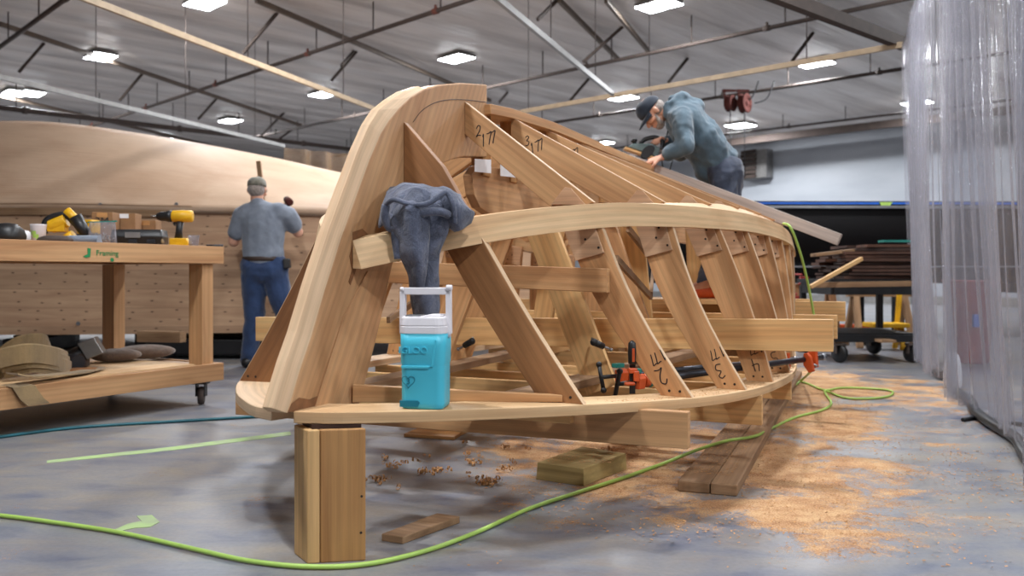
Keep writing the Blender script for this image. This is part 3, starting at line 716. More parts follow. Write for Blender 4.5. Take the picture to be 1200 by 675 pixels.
# supports under the skeleton
def post(name, s, b, w, d, z1, mat, lab, grp=None, rz=TH*-1):
    c = BT(s, b, 0); mb = MB(); mb.box((c.x, c.y, z1/2), (w, d, z1), rz, g=(0, 0, 1)); o = obj(name, mb, mat, world=True, bev=.003); return tag(o, lab, 'post', grp)
n = 0
for s, b, z, l in ((2.12+.02, .42, .215, 'short wooden block post under the boat frame, in front of the sawdust'), (2.14, -.6, .215, 'short wooden block post on the far side of the boat frame'),
                (3.52, .5, .212, 'wooden block post deep under the boat frame, sawdust side'), (3.52, -.5, .212, 'wooden block post deep under the boat frame, hull side'),
                (4.52, .4, .212, 'rearmost wooden block post under the boat frame, sawdust side'), (4.52, -.4, .212, 'rearmost wooden block post under the boat frame, hull side'),
                (1.92, -1.4, .46, 'wooden post holding the long cross board beyond the stem')):
    post('block_post', s, b, .14, .09, z, M['pine'], l, 'short posts under the boat frame')
# big laminated post under the bow
t = thing('support_post', 'thick laminated wooden post carrying the bow end of the boat frame', 'post', (-.55, 2.62, 0))
fa = V((-.612, 2.552, 0)); fd = V((.985, .175, 0)).normalized(); sdv = V((-.56, .83, 0)).normalized()
zt = .40
def pblock(o, w, nm, mat, dep):
    p = fa+fd*o; q = [p, p+fd*w, p+fd*w+sdv*dep, p+sdv*dep]; mb = MB(); mb.prism([up(x, 0) for x in q], (0, 0, zt), g=(0, 0, 1)); return obj(nm, mb, mat, t, world=True, bev=.004)
pblock(0, .037, 'timber', M['pine'], .115); pblock(.039, .134, 'timber', M['fir'], .115)
mb = MB(); p = fa+sdv*.0; q = [up(p+fd*.02+sdv*.015, zt), up(p+fd*.165+sdv*.015, zt), up(p+fd*.165+sdv*.1, zt), up(p+fd*.02+sdv*.1, zt)]; mb.prism(q, (0, 0, .013)); obj('packing_shim', mb, M['dark'], t, world=True)
mb = MB()
for a, z in ((.16, .195), (.158, .085)): mb.lathe([(.004, 0), (.004, .001)], fa+fd*a+V((0, 0, z)), V((fd.y, -fd.x, 0)), 8)
obj('screw_heads', mb, M['screw'], t, world=True)
# ------------------------------------------------------------------ cooler
def rrect(w, d, r, z, n=5):
    out = []
    for cx, cy, a0 in ((w/2-r, d/2-r, 0), (-w/2+r, d/2-r, PI/2), (-w/2+r, -d/2+r, PI), (w/2-r, -d/2+r, 1.5*PI)):
        for i in range(n+1): a = a0+PI/2*i/n; out.append(V((cx+r*math.cos(a), cy+r*math.sin(a), z)))
    return out
def stack(prof, mb=None, sm=True):               # profile of (w, d, r, z)
    mb = mb or MB(); mb.sweep([rrect(*p) for p in prof], True, True, sm); return mb
cp = BT(.245, .36, 0); cz = interp(SH_Z, .25)
cpos = V((-.2735, 2.72, cz+.001))
t = thing('drink_cooler', 'turquoise plastic drink cooler with white lid and raised handle', 'cooler', cpos, -.12)
w = .146; d = .135
obj('jug_body', stack([(w*.86, d*.86, .02, 0), (w*.92, d*.92, .022, .004), (w*.94, d*.94, .024, .02), (w*.945, d*.945, .024, .135), (w*.95, d*.95, .024, .138), (w*.985, d*.985, .028, .145), (w, d, .03, .2), (w, d, .03, .236)]), M['cyan'], t)
mb = MB(); mb.prism([(-w*.475, -d*.474-.003, .008), (-.012, -d*.474-.003, .008), (-.006, -d*.474-.003, .022), (-.012, -d*.474-.003, .028), (-w*.475, -d*.474-.003, .028)], (0, .006, 0)); obj('foot_recess', mb, M['cyan_d'], t)
mb = MB(); mb.prism([(-w*.44, -d*.49-.004, .128), (.022, -d*.49-.004, .128), (.03, -d*.49-.004, .137), (-w*.44, -d*.49-.004, .137)], (0, .01, 0)); obj('moulded_ledge', mb, M['cyan'], t, bev=.002)
mb = MB(); mb.prism([(.03, -d*.5-.002, .134), (.036, -d*.5-.002, .134), (.048, -d*.5-.002, .218), (.042, -d*.5-.002, .218)], (0, .01, 0)); obj('moulded_ridge', mb, M['cyan'], t, bev=.001)
def local_text(nm, body, size, at, mat, ex=.0015):
    me = text_mesh(body, size, ex); me.transform(Matrix.Translation(V(at)) @ Matrix.Rotation(PI/2, 4, 'X')); me.materials.clear(); return obj(nm, me, mat, t, fix=False)
local_text('raised_logo', 'IGLOO', .03, (-.026, -d*.5, .184), M['cyan'], .0042)
mb = MB()
hp = [V((16*math.sin(a)**3, 0, 13*math.cos(a)-5*math.cos(2*a)-2*math.cos(3*a)-math.cos(4*a))) for a in [2*PI*i/28 for i in range(29)]]
mb.tube([V((-.042, -d*.472-.0025, .088))+p*.00128 for p in hp], .0011, 5); obj('heart_outline', mb, M['cyan_d'], t)
local_text('heart_number', '3', .026, (-.042, -d*.472-.002, .087), M['cyan_d'], .001)
obj('lid', stack([(w*1.0, d, .03, .236), (w*1.02, d*1.02, .032, .238), (w*1.02, d*1.02, .032, .257), (w*.995, d*.995, .03, .2585), (w*.995, d*.995, .03, .2615), (w*1.01, d*1.01, .03, .263), (w*.97, d*.97, .03, .284), (w*.93, d*.93, .03, .289)], sm=False), M['white'], t)
mb = MB(); mb.prism([(-.01, -.045, .286), (.06, -.045, .286), (.06, -.045, .294), (.012, -.045, .294)], (0, .09, 0)); obj('spout_cover', mb, M['white'], t, bev=.002)
mb = MB(); mb.box((-.034, -.01, .29), (.05, .06, .006)); obj('spout_flap', mb, M['steel'], t, bev=.001)
hd = thing_h = None
mb = MB()
for sx in (-1, 1): mb.beam((sx*w*.515, -.004, .232), (sx*w*.505, -.004, .372), .016, .03, (0, 1, 0))
mb.beam((-w*.54, -.004, .368), (w*.56, -.004, .368), .03, .022, (0, 0, 1)); mb.tube([(w*.47, -.018, .379), (w*.6, -.018, .379)], .0095, 10); mb.tube([(-w*.47, -.016, .374), (-w*.55, -.016, .374)], .0075, 10)
for sx in (-1, 1): mb.lathe([(.014, 0), (.014, .012)], (sx*w*.505-.006, -.004, .235), (1, 0, 0), 14)
obj('carry_handle', mb, M['white'], t, bev=.003)

# ------------------------------------------------------------------ towel bunched on the rail
def sheet(mb, cols, th=.006):            # cols: list of point columns -> closed double skin
    n = len(cols); m = len(cols[0]); P = [[V(p) for p in c] for c in cols]; N = [[None]*m for _ in range(n)]
    for i in range(n):
        for j in range(m):
            a = P[min(i+1, n-1)][j]-P[max(i-1, 0)][j]; b = P[i][min(j+1, m-1)]-P[i][max(j-1, 0)]; q = a.cross(b); N[i][j] = q.normalized() if q.length > 1e-9 else V((0, -1, 0))
    rings = []
    for i in range(n): rings.append([P[i][j]+N[i][j]*th/2 for j in range(m)]+[P[i][j]-N[i][j]*th/2 for j in range(m-1, -1, -1)])
    mb.sweep(rings, True, True, True)
def grid(rows, ku=5, kv=5):               # control rows of (x, y, Y) pixels -> smooth grid
    R_ = [smooth([PY(*p) for p in r], ku) for r in rows]; m = len(R_[0]); cols = []
    for j in range(m): cols.append(smooth([r[j] for r in R_], kv))
    return cols
mb = MB()
def wav(cols, amp, fr, seed):
    for i, c in enumerate(cols):
        for j, p in enumerate(c):
            q = noise.noise_vector(p*fr+V((seed, 0, 0))); c[j] = p+q*amp
    return cols
# bulk lying over the rail top
sheet(mb, wav(grid([[(448, 268, 2.92), (470, 262, 2.86), (500, 262, 2.86), (530, 262, 2.90), (545, 262, 2.97)],
                [(447, 246, 2.93), (468, 238, 2.85), (500, 244, 2.84), (530, 240, 2.86), (550, 246, 2.96)],
                [(452, 228, 2.96), (470, 222, 2.92), (500, 223, 2.92), (522, 224, 2.94), (540, 232, 3.0)],
                [(456, 222, 3.06), (474, 218, 3.04), (500, 219, 3.06), (520, 221, 3.06), (536, 230, 3.1)],
                [(454, 240, 3.14), (474, 236, 3.14), (500, 236, 3.14), (520, 238, 3.14), (540, 246, 3.16)]]), .014, 16, 1))
# big front fold (light) hanging over the rail and down
sheet(mb, wav(grid([[(470, 226, 2.90), (486, 219, 2.86), (505, 226, 2.86)],
                [(461, 252, 2.86), (481, 236, 2.795), (502, 250, 2.84)],
                [(459, 266, 2.85), (482, 252, 2.78), (504, 262, 2.83)],
                [(468, 296, 2.85), (486, 290, 2.79), (503, 294, 2.83)],
                [(477, 318, 2.86), (490, 316, 2.81), (501, 318, 2.84)],
                [(481, 340, 2.88), (490, 340, 2.85), (496, 340, 2.86)]]), .006, 20, 2))
# second fold behind it down to the round bottom
sheet(mb, wav(grid([[(486, 240, 2.86), (504, 236, 2.83), (524, 246, 2.86)],
                [(488, 262, 2.87), (508, 262, 2.82), (528, 262, 2.86)],
                [(484, 296, 2.88), (502, 298, 2.85), (516, 292, 2.88)],
                [(481, 325, 2.9), (500, 326, 2.86), (514, 320, 2.9)],
                [(481, 350, 2.92), (498, 352, 2.87), (515, 350, 2.91)],
                [(485, 370, 2.93), (500, 372, 2.88), (514, 368, 2.92)],
                [(492, 378, 2.95), (501, 379, 2.92), (508, 377, 2.94)]]), .007, 18, 3))
# corner flap at the left
sheet(mb, wav(grid([[(458, 250, 2.86), (466, 258, 2.85), (474, 262, 2.87)], [(459, 278, 2.845), (468, 282, 2.84), (478, 284, 2.86)], [(462, 304, 2.85), (470, 303, 2.85), (482, 298, 2.87)]]), .004, 20, 4))
# flap at the right
sheet(mb, wav(grid([[(505, 232, 2.88), (524, 222, 2.86), (538, 230, 2.9)], [(514, 246, 2.86), (530, 236, 2.83), (550, 246, 2.9)], [(522, 262, 2.88), (536, 256, 2.84), (556, 250, 2.92)], [(534, 272, 2.90), (538, 270, 2.87), (552, 262, 2.93)]]), .004, 20, 5))
# rolled edge across the bulk
pts = smooth([PY(452, 240, 2.83), PY(462, 234, 2.80), PY(482, 240, 2.79), PY(500, 239, 2.79), PY(515, 230, 2.80), PY(523, 226, 2.81), PY(531, 240, 2.81), PY(533, 262, 2.83)], 5); mb.tube(pts, .009, 8)
pts = smooth([PY(452, 240, 2.83), PY(451, 255, 2.84), PY(458, 268, 2.86), PY(475, 262, 2.82), PY(495, 250, 2.80), PY(515, 248, 2.80), PY(526, 252, 2.82)], 5); mb.tube(pts, .014, 8)
tag(obj('towel', mb, M['towel'], world=True), 'blue grey towel bunched over the pale rail beside the stem', 'towel')

# ------------------------------------------------------------------ the grey plank the worker rests on
a = PY(735, 186, 6.22); b = PY(984, 281.5, 5.6)
a = BT(3.98, -.14, 1.70); b = BT(3.90, 1.36, 1.065)
b = PY(984, 281, 5.56); a = PY(738, 188, 6.18)
mb = MB(); mb.beam(a, b, .10, .078, BX.cross(AX)*-1); tag(obj('loose_plank', mb, M['grey'], world=True, bev=.003), 'weathered grey plank lying slanted across the ribs under the planer', 'plank')

# ------------------------------------------------------------------ clamps
def bar_clamp(p, q, lab, flip):
    t = thing('pipe_clamp', lab, 'clamp', (p.x, p.y, p.z-.05), 0, 'two pipe clamps lying inside the boat frame'); d = (q-p).normalized(); s = V((d.y, -d.x, 0))
    mb = MB(); mb.tube([p, q], .0155, 12); obj('pipe', mb, M['pipe'], t, world=True)
    mb = MB(); mb.lathe([(.017, 0), (.017, .03)], q-d*.03, d, 12); obj('pipe_end', mb, M['steel'], t, world=True)
    mb = MB(); c = p-d*.02; mb.prism([c-s*.02+V((0, 0, -.03)), c+s*.02+V((0, 0, -.03)), c+s*.028+V((0, 0, .014)), c+s*.01+V((0, 0, .032)), c-s*.02+V((0, 0, .024))], d*.04); mb.lathe([(.026, 0), (.03, .02), (.022, .05)], c+d*.05, d, 12); obj('screw_head', mb, M['orange'], t, world=True, bev=.003)
    mb = MB(); mb.box(c+d*.0+V((0, 0, .045)), (.05, .03, .018), math.atan2(d.y, d.x)); mb.lathe([(.031, 0), (.031, .02)], c+d*.072, d, 12); obj('tape_wrap', mb, M['teal_tape'], t, world=True, bev=.002)
    mb = MB(); mb.tube([c, c-d*.11], .009, 8); e = c-d*.105; hv = (V((0, 0, 1))+s*.25*flip).normalized(); mb.tube([e-hv*.055, e+hv*.055], .009, 8); mb.ell(e+hv*.055, .013); mb.ell(e-hv*.055, .013); obj('crank_handle', mb, M['black'], t, world=True)
    mb = MB(); c = q-d*.2; mb.prism([c+V((0, 0, .03)), c+V((0, 0, -.03)), c+d*.0+s*.03+V((0, 0, -.065)), c+s*.055+V((0, 0, -.055)), c+s*.04+V((0, 0, .015)), c+s*.02+V((0, 0, .035))], d*.02)
    mb.prism([c+d*.04+V((0, 0, .035)), c+d*.04+V((0, 0, -.045)), c+d*.04+s*.05+V((0, 0, -.04)), c+d*.04+s*.045+V((0, 0, .045))], d*.022)
    obj('tail_jaw', mb, M['orange'], t, world=True, bev=.003)
    mb = MB(); mb.tube([c+d*.03-s*.04, c+d*.03+s*.06-V((0, 0, .03))], .006, 6); obj('jaw_pin', mb, M['steel'], t, world=True)
bar_clamp(PY(748, 447, 3.50), PY(966, 418, 4.42), 'black pipe clamp with orange jaws reaching past the ribs, the nearer pipe', 1)
bar_clamp(PY(728, 440, 3.72), PY(934, 421, 4.62), 'black pipe clamp with orange jaws, the pipe lying behind its twin', -1)
def bar_f(base, lab, orange=True):
    t = thing('bar_clamp', lab, 'clamp', base); mb = MB(); mb.beam(base, base+V((0, 0, .17)), .008, .022, (1, 0, 0)); obj('bar', mb, M['black'], t, world=True)
    mb = MB(); mb.box(base+V((.0, -.01, .09)), (.034, .034, .02)); mb.box(base+V((.012, -.018, .07)), (.022, .022, .04)); mb.box(base+V((-.012, -.012, .04)), (.04, .024, .012)); obj('orange_jaw', mb, M['orange'], t, world=True, bev=.004)
    mb = MB(); mb.lathe([(.008, 0), (.017, .008), (.019, .05), (.017, .085), (.009, .095)], base+V((0, -.01, .11)), (0, 0, 1), 12); obj('grip', mb, M['black'], t, world=True)
    mb = MB(); mb.box(base+V((0, -.03, .15)), (.009, .004, .05)); obj('grip_stripe', mb, M['orange'], t, world=True)
bp = PY(741, 466, 3.26); bar_f(V((bp.x, bp.y, .409)), 'orange and black bar clamp standing upright on the sheer board')
def hung_clamp(a, b, lab, m):
    t = thing('clamp_handle', lab, 'clamp', a, 0, 'clamps hanging on the long cross board'); d = (b-a)
    mb = MB(); mb.tube([a+d*.45, b], [.014, .016], 10); mb.ell(b, .017); obj('grip', mb, M['black'], t, world=True)
    mb = MB(); mb.tube([a, a+d*.55], .0055, 6); mb.ell(a, .009); mb.tube([b, b+V((0, .09, .01))], .006, 6); obj('screw_rod', mb, m, t, world=True)
hung_clamp(PY(537, 409, 4.1), PY(553, 400, 4.05), 'small black clamp grip under the long cross board, by the cooler', M['steel'])
hung_clamp(PY(716, 410, 3.78), PY(696, 401, 3.74), 'small dark clamp grip under the long cross board, above the orange clamps', M['steel'])

# ------------------------------------------------------------------ floor planks, blocks, hoses
def floorpt(x, y, z=0): return PZ(x, y, z)
def plank(quad_px, h, mat, lab, grp=None, name='floor_plank', z0=0):
    q = [up(floorpt(x, y), z0) for x, y in quad_px]; mb = MB(); mb.prism(q, (0, 0, h), g=q[3]-q[0]); return tag(obj(name, mb, mat, world=True, bev=.006), lab, 'plank', grp)
n0, n1, n2 = floorpt(794, 576), floorpt(846, 579.5), floorpt(862.5, 582)
dv = V((.375, .927, 0)).normalized()
for a, b, lab in ((floorpt(794, 576), floorpt(831.5, 579), 'sawdust covered floor plank, the one nearer the wooden chunk'), (floorpt(832.5, 579.3), floorpt(864, 582), 'sawdust covered floor plank, the outer one beside the dusty floor')):
    q = [a, b, b+dv*4.2, a+dv*4.2]; mb = MB(); mb.prism(q, (0, 0, .045), g=dv); tag(obj('floor_plank', mb, M['dull'], world=True, bev=.005), lab, 'plank', 'pair of long planks on the floor')
def block(px, h, mat, lab, top_in=(0, 0)):
    q = [floorpt(x, y) for x, y in px]; c = sum(q, V())/len(q); mb = MB(); a = mb.add(q); tpp = [c+(p-c)*(1-top_in[0])+V((0, 0, h)) for p in q]; b = mb.add(tpp); g = q[1]-q[0]
    mb.face(a[::-1], g); mb.face(b, g)
    for i in range(len(q)): j = (i+1) % len(q); mb.face([a[i], a[j], b[j], b[i]], g)
    return tag(obj('wood_offcut', mb, mat, world=True, bev=.003), lab, 'wood block', 'loose wooden offcuts on the floor')
block([(628, 562), (684, 570), (735, 550), (682, 541)], .072, M['green'], 'thick yellowish timber chunk on the dusty floor beside the hose', (.03, 0))
block([(447, 634), (472, 638), (539, 613), (512, 609)], .024, M['dull'], 'thin pale offcut lying by the hose near the post')
block([(473, 512), (532, 516), (548, 506), (500, 501)], .018, M['fir'], 'flat offcut on the floor under the cooler')
block([(508, 507), (540, 511), (556, 503), (524, 500)], .05, M['pine'], 'small offcut resting behind the flat one under the cooler')
def hose(name, pts, r, mat, lab, parent=None):
    mb = MB(); mb.tube(smooth(pts, 8), r, 8); return tag(obj(name, mb, mat, world=True), lab, 'hose')
fp = [(-60, 597), (0, 603), (55, 610), (140, 623), (230, 643), (290, 656), (360, 663), (430, 660), (500, 644), (560, 622), (620, 595), (680, 575), (730, 559), (775, 543)]
pts = [floorpt(x, y+1, .009) for x, y in fp]+[PZ(815, 528, .045), PZ(850, 517, .056), PZ(885, 511, .056)]+[floorpt(x, y, .009) for x, y in ((908, 500), (932, 489), (962, 481), (974, 473), (968, 462), (968, 458), (990, 466), (1020, 467), (1042, 464), (1044, 458), (1015, 455), (985, 454.5), (966, 457))]
pts += [PZ(945, 449, .009), PZ(930, 446, .012), PZ(929, 453, .012), PZ(941, 444, .05), PY(954, 429, 5.0), PY(955, 408, 5.2), PY(954, 372, 5.45), PY(944, 320, 5.35), PY(935, 288, 5.25), PY(926, 266, 5.2), PY(918, 262, 5.3)]
hose('air_hose', pts, .0078, M['hose_g'], 'lime green air hose snaking across the floor and up the rail')
hose('air_hose', [floorpt(x, y, .009) for x, y in ((-60, 520), (0, 512), (90, 501), (200, 494), (320, 487), (420, 480), (520, 474))], .009, M['hose_t'], 'dark teal air hose lying under the workbench')
def paint(px, lab, name):
    q = [floorpt(x, y) for x, y in px]; mb = MB(); mb.prism(q, (0, 0, .0016)); return tag(obj(name, mb, M['faded'], world=True), lab, 'paint mark')
t_ = NT('faded_green_paint'); tcn = t_.n('ShaderNodeTexCoord'); t_.col(t_.ramp(t_.noise(tcn.outputs['Object'], 9, 5), [(.35, srgb(150, 164, 130)), (.6, srgb(160, 186, 124))])); t_.set(Roughness=.7); M['faded'] = t_.m
paint([(55, 543), (55, 540), (200, 524), (340, 506), (341, 510), (200, 528)], 'faded green paint line on the concrete between the two hoses', 'paint_line')
paint([(132, 622), (150, 614), (166, 611), (160, 605), (178, 604), (187, 612), (176, 618), (158, 619), (140, 623)], 'small green paint smear on the concrete by the hose', 'paint_smear')

# sawdust and shavings
rr = random.Random(4); mb = MB()
def heap_density(x, y):
    m = 0
    for cx, cy, rx, ry in ((1.2, 3.85, .85, 1.6), (1.75, 5.2, 1.0, 1.7), (.45, 4.1, 1.0, 1.4), (1.1, 3.05, 1.0, .5), (1.9, 3.6, 1.0, 1.0)):
        m = max(m, 1-math.hypot((x-cx)/rx, (y-cy)/ry))
    return m
k = 0
while k < 14000:
    x, y = rr.uniform(-.5, 3.2), rr.uniform(2.5, 6.6); nz = noise.noise(V((x*1.6, y*4, 0)))
    if rr.random() > heap_density(x, y)*1.1+nz*.9: continue
    s = rr.uniform(.0015, .005); a = rr.random()*PI; z = .001+rr.random()*.004; u = V((math.cos(a), math.sin(a), rr.uniform(-.4, .4)))*s; w = V((-math.sin(a), math.cos(a), rr.uniform(-.3, .3)))*s*.6; c = V((x, y, z+abs(u.z)+abs(w.z)))
    i = mb.add([c-u-w, c+u-w, c+u+w, c-u+w]); mb.face(i, uv=[(0, 0), (1, 0), (1, 1), (0, 1)]); k += 1
for _ in range(3500):                    # dust lying on the planks, the chunk and the sheer board
    w_ = rr.random()
    if w_ < .5: l_ = rr.random()**1.3*3.6+.15; c = floorpt(794, 576)+dv*l_+V((.927, -.375, 0))*rr.uniform(.01, .19); z = .0465
    elif w_ < .6: c = floorpt(640+rr.random()*80, 563-rr.random()*14); z = .0735
    else:
        s_ = rr.uniform(.75, 3.2); c = BT(s_, interp(SH_B, s_)-rr.uniform(.0, .13), 0); z = interp(SH_Z, s_)+.001
    s = rr.uniform(.0015, .0045); a = rr.random()*PI; u = V((math.cos(a), math.sin(a), rr.uniform(-.3, .3)))*s; w = V((-math.sin(a), math.cos(a), 0))*s*.6; c = V((c.x, c.y, z+abs(u.z)))
    i = mb.add([c-u-w, c+u-w, c+u+w, c-u+w]); mb.face(i, uv=[(0, 0), (1, 0), (1, 1), (0, 1)])
tag(obj('sawdust', mb, M['shaving'], fix=False), 'scattered orange sawdust on the concrete around the planks', 'sawdust', kind='stuff')
mb = MB()
spots = [(437, 565, 9, .045), (443, 566, 10, .045), (455, 548, 6, .03), (468, 549, 6, .03), (474, 544, 4, .025), (495, 556, 8, .03), (505, 556, 8, .035), (512, 553, 6, .03), (528, 556, 4, .02), (548, 560, 3, .02), (557, 545, 6, .035), (547, 536, 6, .03), (565, 537, 4, .03), (590, 527, 4, .03), (553, 545, 8, .03), (487, 543, 3, .02),
         (572, 568, 34, .05), (590, 553, 8, .03), (452, 539, 5, .03), (500, 538, 2, .02), (542, 522, 3, .03), (600, 545, 3, .02), (620, 530, 4, .03), (470, 575, 3, .02), (720, 530, 6, .05)]
for x, y, n, rad in spots:
    c = floorpt(x, y)
    for _ in range(n):
        p = c+V((rr.gauss(0, rad*.5), rr.gauss(0, rad*.5), .008+rr.random()*.018)); a = rr.random()*6; tr = rr.uniform(.006, .012); ax = V((math.cos(a), math.sin(a), rr.uniform(-.3, .3))); e1 = ax.orthogonal().normalized(); e2 = ax.cross(e1).normalized()
        col = []
        for j in range(10):
            f = j/9*2*PI*.9; q = p+(e1*math.cos(f)+e2*math.sin(f))*tr*(1-.3*j/9)+ax*(j*.0006); q.z = max(q.z, .001); q2 = q+ax.normalized()*.008; q2.z = max(q2.z, .001); col.append([q, q2])
        mb.sweep(col, closed=False)
tag(obj('wood_shavings', mb, M['shaving'], fix=False), 'curled plane shavings scattered on the concrete behind the post', 'shavings', kind='stuff')
# ------------------------------------------------------------------ the planked hull behind the bench
Y0 = 8.55
def hull_sec(X):                        # (Y, z) outline at position X, a long upside down hull
    e = max(0, (X+3.4)/2.6); f = max(0., min(1, e))
    top = interp([(-9, 2.42), (-6.2, 2.66), (-5.3, 2.64), (-4.0, 2.45), (-2.8, 2.22), (-1.9, 2.02), (-.6, 1.82), (.2, 1.7)], X)
    ch = interp([(-9, 1.50), (-5, 1.565), (-3.5, 1.54), (-2, 1.51), (.2, 1.44)], X)
    bot = interp([(-9, .30), (-5.2, .25), (-3, .27), (.2, .30)], X)
    w = interp([(-9, 1.5), (-5, 1.5), (-2, 1.35), (.2, 1.0)], X)
    yy = Y0+interp([(-9, .1), (-5, 0), (-2, .0), (.2, .35)], X)
    return yy, bot, ch, top, w
hull = thing('planked_hull', 'large upside down planked hull behind the workbench', 'boat hull', (-3.6, Y0+1, 0))
def strip(z_of, n=8, mat=None, name='hull_side', a=-9, b=.2):
    rows = []; N = 46
    for i in range(N+1):
        X = lerp(a, b, i/N); rows.append(z_of(X))
    mb = MB(); mb.sweep(rows, True, True, False); return obj(name, mb, mat, hull, world=True)
def hull_mat():
    t = NT('cold_moulded_side'); tc = t.n('ShaderNodeTexCoord'); o = tc.outputs['Object']
    sx = t.n('ShaderNodeSeparateXYZ'); t.l(o, sx.inputs[0]); zz = sx.outputs['Z']
    g = t.noise(t.map(o, (.7, 1, 9)), 1.4, 5, .6, .6)
    c = t.ramp(g, [(.3, srgb(174, 136, 106)), (.7, srgb(208, 172, 138))])
    pl = t.math('FLOOR', t.math('MULTIPLY_ADD', t.noise(t.map(o, (.4, 0, 0)), 1, 1), .5, t.math('MULTIPLY', zz, 5.3)))
    cn = t.n('ShaderNodeTexWhiteNoise', noise_dimensions='1D'); t.l(pl, cn.inputs['W']); vv = t.math('MULTIPLY_ADD', cn.outputs['Value'], .2, .82)
    cc = t.n('ShaderNodeCombineColor'); [t.l(vv, cc.inputs[i]) for i in range(3)]; c = t.mix(1, c, cc.outputs[0], 'MULTIPLY')
    fr = t.math('FRACT', t.math('MULTIPLY_ADD', t.noise(t.map(o, (.4, 0, 0)), 1, 1), .5, t.math('MULTIPLY', zz, 5.3)))
    c = t.mix(t.ramp(fr, [(.0, g3(.6)), (.035, g3(0))]), c, srgb(96, 64, 42))
    vo = t.n('ShaderNodeTexVoronoi', feature='F1', voronoi_dimensions='2D'); vo.inputs['Randomness'].default_value = .4; cx = t.n('ShaderNodeCombineXYZ'); t.l(t.math('MULTIPLY', sx.outputs['X'], 4.2), cx.inputs[0]); t.l(t.math('MULTIPLY', zz, 10.6), cx.inputs[1]); t.l(cx.outputs[0], vo.inputs['Vector']); vo.inputs['Scale'].default_value = 1
    c = t.mix(t.ramp(vo.outputs['Distance'], [(.05, g3(.8)), (.09, g3(0))]), c, srgb(70, 44, 32))
    t.col(c); t.set(Roughness=.6); t.bump(fr, .3, .01); return t.m
M['hside'] = hull_mat()
def side(X):
    y, b, c, tp, w = hull_sec(X); return [V((X, y+.02, b)), V((X, y, (b+c)/2)), V((X, y+.03, c)), V((X, y+.10, c)), V((X, y+.10, b))]
strip(side, mat=M['hside'], name='side_planking')
def bottom(X):
    y, b, c, tp, w = hull_sec(X); o = []
    P = [(0, c-.01), (.03, c+.03), (.25*w, lerp(c, tp, .34)), (.55*w, lerp(c, tp, .70)), (.82*w, lerp(c, tp, .93)), (w, tp), (w*1.2, lerp(c, tp, .9)), (w*2, c)]
    up_ = [V((X, y+q, z)) for q, z in P]; lo_ = [V((X, y+q, z-.06)) for q, z in P[::-1]]; return up_+lo_
o = strip(bottom, mat=M['hull'], name='bottom_skin')
for p in o.data.polygons: p.use_smooth = True
def far(X):
    y, b, c, tp, w = hull_sec(X); y2 = y+2*w; return [V((X, y2-.07, b)), V((X, y2, b)), V((X, y2, c)), V((X, y2-.07, c))]
strip(far, mat=M['hside'], name='far_planking')
def band(X):
    y, b, c, tp, w = hull_sec(X); zz = c-.0; return [V((X, y-.006, zz-.11)), V((X, y+.03, zz-.11)), V((X, y+.03, zz+.005)), V((X, y+.004, zz+.005))]
strip(band, mat=M['dull'], name='chine_band', a=-9, b=-3.2)
mb = MB()
for (x, y) in ((207, 239.5), (118, 240), (92, 379), (219, 369)):
    p = PY(x, y, Y0-.005); mb.lathe([(.012, 0), (.02, .004), (.02, .01)], p, (0, -1, 0), 10)
obj('washer', mb, M['steel'], hull, world=True)
for X in (-7.6, -5.6, -3.9, -2.6, -.9):
    for dy in (.5, 2.3): mb = MB(); mb.box((X, Y0+dy, .14), (.14, .14, .28)); obj('cradle_block', mb, M['black'], hull, world=True)
for X, Yc, lab in ((-5.05, Y0+.25, 'dark stand under the planked hull near the table end'), (-2.75, Y0+.15, 'dark low trolley under the planked hull by the man')):
    mb = MB(); mb.box((X, Yc+.35, .12), (1.9 if X > -4 else .3, .9, .16)); mb.box((X, Yc+.3, .215), (1.7 if X > -4 else .2, .6, .03)); tag(obj('low_trolley', mb, M['black'], world=True, bev=.02), lab, 'trolley')
mb = MB(); p = PY(207, 394, 8.2); mb.beam(p+V((-.35, 0, 0)), p+V((.1, -.1, 0)), .1, .1); tag(obj('timber_block', mb, M['dull'], world=True), 'brown timber block jutting out from under the planked hull', 'timber')

# ------------------------------------------------------------------ workbench
ba = V((.491, .871, 0)).normalized(); bb = V((-ba.y, ba.x, 0))
C0 = V((-1.93, 5.72, 0)); L_, D_ = 2.9, 1.1
def WB(l, d, z): return C0-ba*l+bb*d+V((0, 0, z))
t = thing('workbench', 'rolling wooden workbench with lower shelf standing before the planked hull', 'workbench', WB(L_/2, D_/2, 0))
def brd(nm, a, b, w, h, mat=None, upv=(0, 0, 1)):
    mb = MB(); mb.beam(a, b, w, h, upv); return obj(nm, mb, mat or M['bench'], t, world=True, bev=.003)
brd('apron', WB(L_, .02, .99), WB(-.0, .02, .99), .038, .115); brd('apron', WB(L_, D_-.02, .99), WB(0, D_-.02, .99), .038, .115)
brd('apron', WB(.02, .04, .99), WB(.02, D_-.04, .99), .038, .115); brd('apron', WB(L_-.02, .04, .99), WB(L_-.02, D_-.04, .99), .038, .115)
mb = MB(); mb.prism([WB(L_, .04, 1.03), WB(0.04, .04, 1.03), WB(.04, D_-.04, 1.03), WB(L_, D_-.04, 1.03)], (0, 0, .018), g=ba); obj('bench_top', mb, M['fir'], t, world=True)
for l in (.11, L_-.11):
    for d in (.095, D_-.1): brd('leg', WB(l, d, .262), WB(l, d, .93), .13, .09, M['bench'], ba)
brd('shelf_rail', WB(L_, .02, .212), WB(0, .02, .212), .038, .115); brd('shelf_rail', WB(L_, D_-.02, .212), WB(0, D_-.02, .212), .038, .115); brd('shelf_rail', WB(.02, .04, .212), WB(.02, D_-.04, .212), .038, .115)
